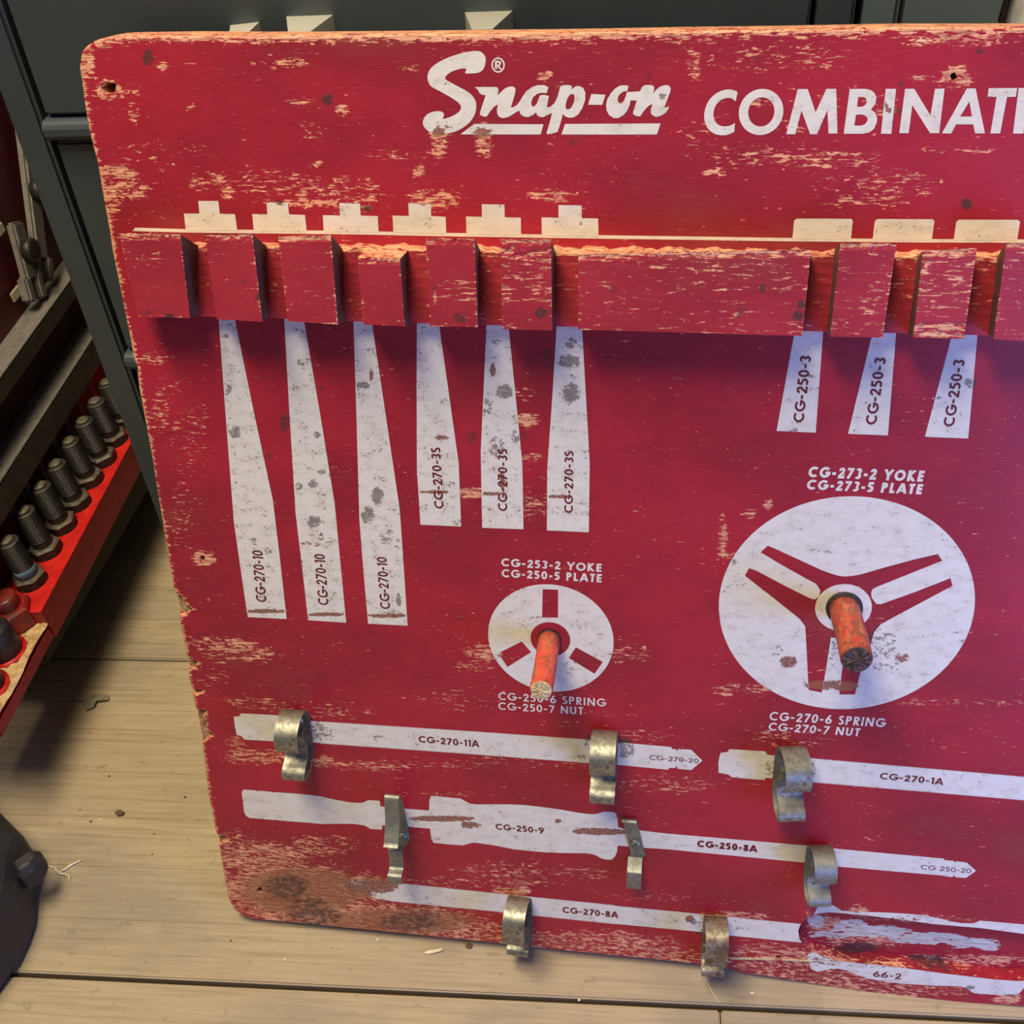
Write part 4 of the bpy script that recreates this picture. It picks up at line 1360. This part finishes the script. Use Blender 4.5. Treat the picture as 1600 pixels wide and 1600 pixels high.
def cab_mat(name, c1, c2):
    t = NT(name)
    n = t.noise(t.mapping((1200, 1200, 1200)), 1, 2, .6)
    b = t.noise(t.mapping((9, 9, 9)), 1, 4, .6)
    c = t.mix(t.step(b, .35, .7), c1, c2)
    t.bump(n, .12, .0003)
    return t.done(c, t.math('MULTIPLY_ADD', b, .2, .30), .0, .5)


MAT['cab'] = cab_mat('grey_enamel', (.058, .075, .088), (.047, .061, .072))
MAT['cab2'] = cab_mat('blue_grey_enamel', (.14, .185, .205), (.12, .16, .18))
MAT['chrome'] = NT('worn_nickel').done((.80, .77, .66), .42, .55)
MAT['rust'] = simple('rust', (.10, .055, .045), .9, var=(.05, .03, .03), scale=150, bump=.6)
YC = math.radians(3.0)
CM = Matrix.Translation((.05, .205, 0)) @ Matrix.Rotation(YC, 4, 'Z')
cabinet = tag(empty('filing_cabinet', CM), 'dark grey enamelled steel filing cabinet behind the left part of the red board', 'cabinet')
CX0, CX1, CD, CH = -.348, .1215, .55, 1.02
ST = .019
slab('side_panel', CX0, CX0 + .004, .003, CD, .0, CH, MAT['cab'], cabinet, .001)
slab('side_panel', CX1 - .004, CX1, .003, CD, .0, CH, MAT['cab'], cabinet, .001)
slab('stile', CX0, CX0 + ST, 0, .03, 0, CH, MAT['cab'], cabinet, .0022)
slab('stile', CX1 - ST, CX1, 0, .03, 0, CH, MAT['cab'], cabinet, .0022)
slab('top_panel', CX0, CX1, 0, CD, CH, CH + .012, MAT['cab'], cabinet, .002)
slab('back_panel', CX0 + .004, CX1 - .004, CD - .004, CD, .0, CH, MAT['cab'], cabinet, 0)
slab('inner_shell', CX0 + .006, CX1 - .006, .024, CD - .006, .01, CH - .004, MAT['dark'], cabinet, 0)
RAILS = [(.034, .046), (.195, .207), (.3565, .3685), (.517, .529), (.678, .690), (.839, .851)]
for z0, z1 in RAILS:
    # rounded cross rail standing a little proud
    prof = [(.012, z0), (.0, z0), (-.0035, z0 + .001), (-.005, z0 + .004), (-.005, z1 - .004), (-.0035, z1 - .001), (0, z1), (.012, z1)]
    V = [(x, y, z) for x in (CX0 + ST + .0008, CX1 - ST - .0008) for y, z in prof]
    m_ = len(prof)
    Fc = [(i, i + m_, (i + 1) % m_ + m_, (i + 1) % m_) for i in range(m_)] + [tuple(range(m_)), tuple(range(m_, 2 * m_))[::-1]]
    o = mesh_obj('cross_rail', V, Fc, MAT['cab'], cabinet)
    mo = o.modifiers.new('bevel', 'BEVEL')
    mo.width = .0012
    mo.segments = 2
for i in range(len(RAILS)):
    z0 = RAILS[i][1] + .0018
    z1 = (RAILS[i + 1][0] if i + 1 < len(RAILS) else CH - .004) - .0022
    d = slab('drawer', CX0 + ST + .003, CX1 - ST - .003, .0015, .022, z0, z1, MAT['cab'], cabinet, .0016)
    tag(d)
    if i < 2:
        continue

    def boss(name, s0, s1, zt, hgt, dep, skew=0.0):
        """hollow-cornered pyramid foot of the pull"""
        m1 = (s0 + s1) / 2
        w = (s1 - s0)
        a = [(s0, .0016, zt - hgt), (s1, .0016, zt - hgt), (s1, .0016, zt + skew), (s0, .0016, zt)]
        f = [(s0 + w * .28, -dep, zt - hgt * .70), (s1 - w * .33, -dep, zt - hgt * .70), (s1 - w * .33, -dep, zt - .0010), (s0 + w * .26, -dep, zt - .0010)]
        V = a + f
        Fc = [(0, 1, 5, 4), (1, 2, 6, 5), (2, 3, 7, 6), (3, 0, 4, 7), (4, 5, 6, 7)]
        ob = mesh_obj(name, V, Fc, MAT['chrome'], d)
        return ob
    zt = z0 + .0502
    boss('handle_foot', -.1734, -.148, zt, .030, .022)
    boss('handle_foot', -.0778, -.0526, zt - .001, .030, .022)
    boss('latch_button', -.205, -.1886, zt - .0035, .022, .018, .0012)
    slab('handle_bar', -.165, -.062, -.024, -.014, zt - .024, zt - .012, MAT['chrome'], d, .003)

# neighbouring cabinet, torn skin at its corner
cab2 = tag(empty('filing_cabinet', Matrix.Translation((.05, .205, 0)) @ Matrix.Rotation(YC, 4, 'Z')), 'blue-grey steel cabinet with torn rusty skin, right of the dark grey cabinet', 'cabinet')
slab('side_panel', .1255, .129, .004, .5, 0, CH, MAT['cab2'], cab2, .001)
slab('stile', .1255, .1435, .0, .03, 0, CH, MAT['cab2'], cab2, .003)
rg = [(.1455, .02), (.1455, CH)]
zz = CH
random.seed(5)
while zz > .03:
    rg.append((.1925 + random.uniform(-.003, .0035), zz))
    zz -= random.uniform(.004, .009)
rg.append((.1925, .02))
Vr, Fr = tri2d([rg], [], None)
nb = len(Vr)
fr_ = mesh_obj('front_skin', [(a, .0, b) for a, b in Vr] + [(a, .0015, b) for a, b in Vr],
               [f for f in Fr] + [[i + nb for i in f[::-1]] for f in Fr], MAT['cab2'], cab2)
slab('rusty_core', .145, .197, .006, .03, 0, CH, MAT['rust'], cab2, 0)
slab('inner_shell', .130, .196, .032, .49, .0, CH - .002, MAT['dark'], cab2, 0)
slab('top_panel', .1255, .197, 0, .5, CH, CH + .01, MAT['cab2'], cab2, .001)
MAT['silver'] = simple('brushed_aluminium', (.72, .72, .69), .4, .25, var=(.62, .62, .60), scale=200)
sil = slab('aluminium_case', 0, .36, 0, .14, .0, .70, MAT['silver'], None, .004)
sil.location = (.2488, .205, 0)
sil.rotation_euler = (0, 0, YC)
sil.location.y = .208
tag(sil, 'silver aluminium case edge standing right of the torn cabinet skin', 'case')

# ------------------------------------------------------------------ second tool board, at the left, seen along its length
RA = np.array([-.40778393, .11627575, .1])
RD = np.array([-.058048, .99831379, 0])
RBB = np.array([-.09997819, -.00581334, .99497265])
RN = np.cross(RD, RBB)
RM = Matrix([[RD[i], RBB[i], RN[i], RA[i]] for i in range(3)] + [[0, 0, 0, 1]])   # local x = along, y = up the board, z = out
rack2 = tag(empty('tool_board', RM), 'shadowed red tool board at left with a thick ledge holding upended bolts', 'tool board')
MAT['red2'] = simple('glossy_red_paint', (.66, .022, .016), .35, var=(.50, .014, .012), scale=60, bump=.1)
MAT['red2d'] = simple('side_shaded_red_paint', (.34, .010, .016), .45, var=(.24, .008, .012), scale=90, bump=.2)  # darker copy of the ledge red for the faces in shade
MAT['rawwood'] = simple('split_raw_wood', (.62, .42, .20), .8, var=(.40, .24, .11), scale=120, bump=.8)
MAT['barpaint'] = simple('worn_grey_bar', (.19, .17, .15), .6, var=(.14, .12, .105), scale=120)  # worn grey lowered so the colour carries the shade on this board
MAT['barside'] = simple('shaded_brown_bar', (.055, .040, .026), .6, var=(.03, .022, .015), scale=80)  # bar fronts darker than the lit tops, shade put into the colour
MAT['blacksteel'] = simple('shaded_black_steel', (.022, .018, .017), .5, .2, var=(.035, .027, .024), scale=260)  # black steel lowered further to stand in for shade from above
MAT['thread'] = simple('threaded_steel', (.050, .042, .034), .5, .3, var=(.032, .026, .022), scale=260)  # shank colour darkened for the shade over the bolts
MAT['bevelface'] = simple('worn_head_bevel', (.15, .125, .085), .55, .1, var=(.08, .066, .048), scale=200)
MAT['blue'] = simple('blue_marking_paint', (.08, .17, .27), .5, var=(.16, .24, .30), scale=160)
MAT['print2'] = simple('greyed_white_print', (.26, .23, .215), .6, var=(.18, .16, .145), scale=150)  # white print toned down to grey
MAT['tape'] = simple('cream_tape', (.55, .48, .33), .6, var=(.45, .38, .25), scale=150)
TN = -.046
MAT['red2p'] = simple('shadow_dark_red_paint', (.075, .003, .006), .5, var=(.045, .003, .004), scale=60)  # red taken almost to black to stand in for shade on the panel
slab('back_panel', -.075, .62, .0, .80, TN - .015, TN, MAT['red2p'], rack2, .002)  # panel carried higher, out of view, to keep lamp light off the bolts
LH = .0300


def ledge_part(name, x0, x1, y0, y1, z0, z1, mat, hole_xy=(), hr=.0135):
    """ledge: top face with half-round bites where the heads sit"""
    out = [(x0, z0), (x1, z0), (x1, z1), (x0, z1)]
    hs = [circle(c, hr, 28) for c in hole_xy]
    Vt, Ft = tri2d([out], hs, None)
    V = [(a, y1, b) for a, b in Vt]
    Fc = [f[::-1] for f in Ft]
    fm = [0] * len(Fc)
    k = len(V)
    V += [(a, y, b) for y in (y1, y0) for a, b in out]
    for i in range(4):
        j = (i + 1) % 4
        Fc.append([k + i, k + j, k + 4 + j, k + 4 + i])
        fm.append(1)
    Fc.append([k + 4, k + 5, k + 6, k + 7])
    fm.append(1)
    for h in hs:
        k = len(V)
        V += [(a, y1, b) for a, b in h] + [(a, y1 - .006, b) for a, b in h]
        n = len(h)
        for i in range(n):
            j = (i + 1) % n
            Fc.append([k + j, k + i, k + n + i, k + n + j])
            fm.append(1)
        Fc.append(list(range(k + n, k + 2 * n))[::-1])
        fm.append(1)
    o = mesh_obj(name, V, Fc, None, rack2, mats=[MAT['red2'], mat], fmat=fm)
    return o


heads = [(.1175, -.0250, 0), (.1490, -.0235, 1), (.1785, -.0215, 2), (.2105, -.0215, 3), (.2400, -.0195, 4), (.2700, -.019, 5), (.3000, -.019, 6)]
heads = [(.081, -.0235, -1)] + heads
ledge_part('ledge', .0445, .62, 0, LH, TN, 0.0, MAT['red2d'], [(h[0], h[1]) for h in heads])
random.seed(11)
# split near end of the ledge, bare wood showing
nx_, nz_ = 34, 14
V, Fc = [], []
for j in range(nz_ + 1):
    for i in range(nx_ + 1):
        x = -.060 + (.047 + .060) * i / nx_
        z = TN + (0 - TN) * j / nz_
        y = .0165 + .0012 * math.sin(z * 900 + 1.5 * math.sin(x * 90)) + .0006 * random.random()
        if i == 0:
            z_ = z
        V.append((x, y, z))
Fc = [((j + 1) * (nx_ + 1) + i, (j + 1) * (nx_ + 1) + i + 1, j * (nx_ + 1) + i + 1, j * (nx_ + 1) + i) for j in range(nz_) for i in range(nx_)]
mesh_obj('split_wood', V, Fc, MAT['rawwood'], rack2)
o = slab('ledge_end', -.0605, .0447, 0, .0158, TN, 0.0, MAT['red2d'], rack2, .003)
# shelf bars across the board
for (yt, hh) in ((.1155, .0210), (.1735, .0125)):
    b_ = slab('shelf_bar', .02, .60, yt - hh - .004, yt, TN, -.0225, MAT['barside'], rack2, .0015)
    slab('bar_top', .02, .60, yt, yt + .0012, TN, -.0225, MAT['barpaint'], b_, 0)
for i, (hx, hz, kk) in enumerate(heads):
    slab('printed_strip', hx + .0100, hx + .0180, .030, .082, TN - .0005, TN + .0004, MAT['print2'], rack2, 0)


def hexbolt(hx, hz, kk, r=.0142, hh=.0150, sr=.0090, sl_=.038, blue=False, label=''):
    mw = RM @ Matrix.Translation((hx, LH - .0055, hz)) @ Matrix.Rotation(-math.pi / 2, 4, 'X') @ Matrix.Rotation(.3 * kk, 4, 'Z')
    e = tag(empty('hex_bolt', mw), label, 'bolt', 'upended bolts on the red ledge')
    V, Fc, fm = [], [], []
    for z, rr in ((0, r * .94), (.001, r), (hh - .0016, r), (hh, r * .86)):
        for i in range(6):
            a = math.pi / 3 * i
            V.append((rr * math.cos(a), rr * math.sin(a), z))
    for k in range(3):
        for i in range(6):
            j = (i + 1) % 6
            Fc.append((k * 6 + i, k * 6 + j, k * 6 + 6 + j, k * 6 + 6 + i))
            fm.append(1 if k == 2 else 0)
    Fc.append((5, 4, 3, 2, 1, 0))
    fm.append(0)
    Fc.append((18, 19, 20, 21, 22, 23))
    fm.append(1)
    mesh_obj('head', V, Fc, None, e, mats=[MAT['blacksteel'], MAT['bevelface']], fmat=fm)
    # threaded shank
    prof = [(sr * .98, hh - .0005), (sr * .98, hh + .006)]
    z = hh + .006
    while z < hh + sl_ - .002:
        prof += [(sr * .86, z + .0004), (sr * 1.04, z + .0012)]
        z += .0021
    prof += [(sr * .8, hh + sl_ - .0004), (sr * .55, hh + sl_)]
    lathe('shank', prof, MAT['thread'], e, 20, smooth=False)
    # ground tip
    lathe('tip', [(sr * .66, hh + sl_ - .0002), (sr * .62, hh + sl_ + .0018), (sr * .2, hh + sl_ + .0022)], MAT['bevelface'], e, 16)
    if blue:
        lathe('blue_mark', [(sr * 1.06, hh), (sr * 1.08, hh + .007), (sr * 1.0, hh + .0085)], MAT['blue'], e, 20)
    return e


names = {-1: 'bolt with blue-painted shank, nearest the split end of the ledge',
         0: 'coarse-threaded bolt just behind the blue-painted one', 1: 'third bolt along the ledge, counted from the blue-painted one',
         2: 'fourth bolt along the ledge, counted from the blue-painted one', 3: 'fifth bolt along the ledge, counted from the blue-painted one',
         4: 'sixth bolt along the ledge, counted from the blue-painted one', 5: 'seventh bolt along the ledge, partly behind the cabinet edge',
         6: 'eighth bolt along the ledge, behind the grey cabinet edge'}
for hx, hz, kk in heads:
    hexbolt(hx, hz, kk, blue=(kk == -1), label=names[kk])
# red hexagonal block and two black round sockets at the near end
mw = RM @ Matrix.Translation((.046, .0182, -.026)) @ Matrix.Rotation(-math.pi / 2, 4, 'X') @ Matrix.Rotation(.35, 4, 'Z')
e = tag(empty('hex_socket', mw), 'red-painted hexagonal socket with worn dark patch on the split ledge', 'socket')
MAT['redsteel'] = simple('chipped_red_steel', (.30, .018, .014), .35, .1, var=(.12, .03, .022), scale=70)
lathe('body', [(.0165, 0), (.0172, .0012), (.0172, .0175), (.0150, .0195)], None, e, 6, mats=[MAT['redsteel'], MAT['red2']], fm=[0, 0, 0, 0], smooth=False)
lathe('neck', [(.0105, .019), (.0105, .030), (.009, .031)], MAT['redsteel'], e, 24)
for hx, hz, lab in ((.0140, -.0240, 'black round socket between the red hexagonal one and the ledge corner'), (-.0220, -.0230, 'black round socket at the near corner of the split ledge')):
    mw = RM @ Matrix.Translation((hx, .0180, hz)) @ Matrix.Rotation(-math.pi / 2, 4, 'X')
    e = tag(empty('round_socket', mw), lab, 'socket')
    lathe('body', [(.0135, 0), (.0145, .001), (.0145, .026), (.0130, .028)], MAT['blacksteel'], e, 32)
    lathe('drive_square', [(.0062, .0275), (.0062, .0284)], MAT['rim'], e, 4, smooth=False)
    lathe('painted_ring', [(.0175, -.0012), (.0175, .0004)], MAT['red2'], e, 28)
# forked arms and tape on the upper part
for s0, t0, ln, an in ((.350, .252, .12, .95), (.297, .222, .05, 1.2)):
    mw = RM @ Matrix.Translation((s0, t0, TN + .0115)) @ Matrix.Rotation(an, 4, 'Z')
    e = tag(empty('puller_arm', mw), 'dark forked steel puller arm hung high on the shadowed board' if ln > .1 else 'short grey steel arm hung below the forked one on the shadowed board', 'tool')
    slab('shank', -ln / 2, ln / 2, -.009, .009, -.004, .004, MAT['barpaint'], e, .002)
    slab('fork', -ln / 2 - .018, -ln / 2 + .004, -.014, -.004, -.005, .005, MAT['barpaint'], e, .002)
    slab('fork', -ln / 2 - .018, -ln / 2 + .004, .004, .014, -.005, .005, MAT['barpaint'], e, .002)
    lathe('pivot', [(.010, .004), (.010, .012), (.007, .013)], MAT['blacksteel'], e, 24)
for (s0, t0) in ((.292, .247), (.272, .197)):
    slab('tape_tab', s0 - .010, s0 + .006, t0 - .005, t0 + .004, TN + .004, TN + .006, MAT['tape'], rack2, .0008)

# dark timber stand carrying that board
MAT['stand'] = simple('dark_stand', (.03, .026, .024), .8, var=(.02, .017, .016), scale=40)
st = tag(empty('bench_stand', Matrix.Translation((-.55, .2, 0))), 'dark low stand carrying the shadowed red tool board at left', 'stand')
slab('stand_top', -.38, .118, -.04, .62, .060, .094, MAT['stand'], st, .003)
for x in (-.36, -.02):
    for y in (.02, .55):
        slab('leg', x, x + .05, y, y + .05, 0, .061, MAT['stand'], st, .003)

# ------------------------------------------------------------------ black case corner at lower left
MAT['rubber'] = simple('black_rubbery_plastic', (.028, .025, .023), .6, var=(.02, .018, .017), scale=400, bump=.25)
outl = [fl(x, y, .045)[:2] for x, y in [(-60, 1225), (0, 1270), (37, 1307), (40, 1318), (30, 1350), (27, 1385), (24, 1405), (14, 1432), (-2, 1465), (-60, 1540)]]
cx_, cy_ = outl[2]
bc = tag(empty('equipment_case', Matrix.Translation((cx_, cy_, 0))), 'black rounded corner of an equipment case on the floor at lower left', 'case')
ol = [(a - cx_, b - cy_) for a, b in outl] + [(-.34, outl[-1][1] - cy_), (-.34, outl[0][1] - cy_)]
ol = ol[::-1]
V, Fc = [], []
lv = [(0.0, -.004), (.006, 0), (.045, .0), (.060, -.004), (.068, -.012), (.071, -.022)]
n = len(ol)
for z, o_ in lv:
    R_ = ring_offset(ol, o_ * (1 if sum(ol[i][0] * ol[(i + 1) % n][1] - ol[(i + 1) % n][0] * ol[i][1] for i in range(n)) > 0 else -1))
    V += [(p[0], p[1], z) for p in R_]
for k in range(len(lv) - 1):
    for i in range(n):
        j = (i + 1) % n
        Fc.append((k * n + i, k * n + j, (k + 1) * n + j, (k + 1) * n + i))
Fc.append(tuple(range((len(lv) - 1) * n, len(lv) * n)))
o = mesh_obj('case_body', V, Fc, MAT['rubber'], bc)
mo = o.modifiers.new('bevel', 'BEVEL')
mo.width = .002
mo.segments = 2
kx, ky, _ = fl(36, 1345, .05)
V = []
kn = [(-.0085, -.0045), (.0005, -.0115), (.0040, -.0120), (.0105, -.004), (.0110, .006), (.0075, .0110), (.0025, .0105)]
for z, s_ in ((.026, .75), (.032, 1.0), (.046, 1.0), (.052, .72), (.053, .5)):
    V += [(a * s_, b * s_, z) for a, b in kn]
n = len(kn)
Fc = [(k * n + i, k * n + (i + 1) % n, (k + 1) * n + (i + 1) % n, (k + 1) * n + i) for k in range(4) for i in range(n)] + [tuple(range(4 * n, 5 * n)), tuple(range(n))[::-1]]
o = mesh_obj('latch_knob', [(a + kx - cx_, b + ky - cy_, z) for a, b, z in V], Fc, MAT['rubber'], bc)
mo = o.modifiers.new('bevel', 'BEVEL')
mo.width = .0015
mo.segments = 3

# ------------------------------------------------------------------ litter on the floor


def flat_scrap(name, pts, th, mat, label, cat, z=.0005, curl=.0):
    P = [fl(x, y, z) for x, y in pts]
    c = np.mean([[p[0], p[1]] for p in P], axis=0)
    V2, F2 = tri2d([[(p[0] - c[0], p[1] - c[1]) for p in P]], [], .002)
    nb = len(V2)
    zt = [z + th + curl * abs(math.sin(a * 210) * .5 + math.cos(b * 190) * .5) for a, b in V2]
    V = [(a, b, q) for (a, b), q in zip(V2, zt)] + [(a, b, max(z, q - th)) for (a, b), q in zip(V2, zt)]
    # rim
    cnt = {}
    for f in F2:
        for i in range(3):
            e_ = (f[i], f[(i + 1) % 3])
            cnt[e_] = 1
    rim = [e_ for e_ in cnt if (e_[1], e_[0]) not in cnt]
    Fc = [f for f in F2] + [[i + nb for i in f[::-1]] for f in F2] + [[b, a, a + nb, b + nb] for a, b in rim]
    o = mesh_obj(name, V, Fc, mat, None)
    o.location = (c[0], c[1], 0)
    return tag(o, label, cat)


MAT['leaf'] = simple('dry_leaf', (.30, .25, .17), .8, var=(.20, .16, .11), scale=300, bump=.5)
MAT['pale'] = simple('pale_straw', (.78, .72, .50), .6, var=(.62, .54, .34), scale=300)
MAT['crumb'] = simple('brown_crumb', (.16, .075, .045), .8, var=(.10, .05, .03), scale=400, bump=.5)
flat_scrap('wood_scrap', [(112, 1099), (122, 1092), (140, 1089), (150, 1087), (158, 1088), (171, 1089), (171, 1095), (165, 1097), (152, 1099), (149, 1106), (144, 1109),
                          (135, 1112), (133, 1107), (131, 1103), (130, 1097), (120, 1097)], .0012, MAT['leaf'],
           'curled grey-brown scrap lying on the floor near the left board corner', 'scrap', curl=.003)
flat_scrap('wood_shaving', [(661, 1490), (668, 1486), (692, 1483), (691, 1487), (678, 1490), (669, 1491)], .0006, MAT['pale'],
           'pale yellow wood shaving on the floor below the red board', 'shaving', curl=.001)


def twig(name, paths, r, mat, label, z=.0012):
    cu = bpy.data.curves.new(name, 'CURVE')
    cu.dimensions = '3D'
    cu.bevel_depth = r
    cu.bevel_resolution = 2
    c = np.array(fl(*paths[0][0], z))
    for p in paths:
        s = cu.splines.new('POLY')
        s.points.add(len(p) - 1)
        for i, q in enumerate(p):
            w = np.array(fl(q[0], q[1], z)) - np.array([c[0], c[1], 0])
            s.points[i].co = (*w, 1)
            s.points[i].radius = 1 - .5 * abs(2 * i / (len(p) - 1) - 1) if len(p) > 2 else 1
    tmp = bpy.data.objects.new(name, cu)
    me = bpy.data.meshes.new_from_object(tmp)
    bpy.data.objects.remove(tmp)
    me.materials.clear()
    me.materials.append(mat)
    o = bpy.data.objects.new(name, me)
    COL.objects.link(o)
    o.location = (c[0], c[1], 0)
    return tag(o, label, name.replace('_', ' '))


twig('twig', [[(76, 1352), (81, 1355), (86, 1356), (90, 1362), (95, 1365), (103, 1366), (108, 1369), (109, 1375)], [(94, 1362), (102, 1358), (110, 1352), (118, 1348), (127, 1344)]],
     .00095, MAT['pale'], 'pale forked twig on the floor right of the black case')
twig('straw', [[(1102, 1530), (1108, 1541), (1114, 1552), (1124, 1567)]], .0004, MAT['pale'], 'thin straw on the floor below the rusty clip')


def crumb(px, py, r, mat, label, name='crumb', squash=.6):
    x, y, _ = fl(px, py, 0)
    bm = bmesh.new()
    bmesh.ops.create_icosphere(bm, subdivisions=2, radius=r)
    for v in bm.verts:
        v.co *= random.uniform(.78, 1.15)
        v.co.z = v.co.z * squash + r * squash
        v.co.x *= 1.3
    me = bpy.data.meshes.new(name)
    bm.to_mesh(me)
    bm.free()
    me.materials.append(mat)
    o = bpy.data.objects.new(name, me)
    COL.objects.link(o)
    o.location = (x, y, 0)
    return tag(o, label, 'crumb')


crumb(188, 1272, .0030, MAT['crumb'], 'largest brown crumb, on the floor left of the red board')
crumb(733, 1479, .0020, MAT['crumb'], 'brown crumb beside the pale shaving below the red board')
random.seed(21)
SPECKS = [(125, 1266, 'crumb', 'tiny dark speck on the floor, left of the largest brown crumb'),
          (142, 1284, 'crumb', 'tiny dark speck below and left of the largest brown crumb'),
          (289, 1246, 'crumb', 'tiny dark speck between the largest brown crumb and the red board'),
          (241, 1303, 'crumb', 'tiny dark speck below and right of the largest brown crumb'),
          (238, 1335, 'crumb', 'dark sliver on the floor, right of the forked twig'),
          (171, 1213, 'crumb', 'tiny dark speck above the largest brown crumb'),
          (361, 1470, 'crumb', 'dark sliver on the floor just below the bottom left corner of the red board'),
          (157, 1281, 'pale', 'tiny white speck left of the largest brown crumb'),
          (50, 1376, 'pale', 'pale speck beside the latch knob of the black case'),
          (30, 1424, 'pale', 'pale speck on the floor at the lower edge of the black case'),
          (1175, 1552, 'pale', 'pale speck on the floor right of the thin straw'),
          (590, 1468, 'pale', 'pale speck on the floor left of the wood shaving'),
          (255, 1103, 'pale', 'pale speck on the floor right of the curled scrap'),
          (445, 1499, 'pale', 'pale speck left of the shaving, near the long floor seam'),
          (905, 1563, 'pale', 'pale speck caught at the long floor seam, left of the straw')]
for x, y, c, lab in SPECKS:
    o = crumb(x, y, random.uniform(.0006, .0010), MAT[c], lab, 'floor_speck', .5)
    o['category'] = 'speck'
    o['group'] = 'specks of dirt on the floor'
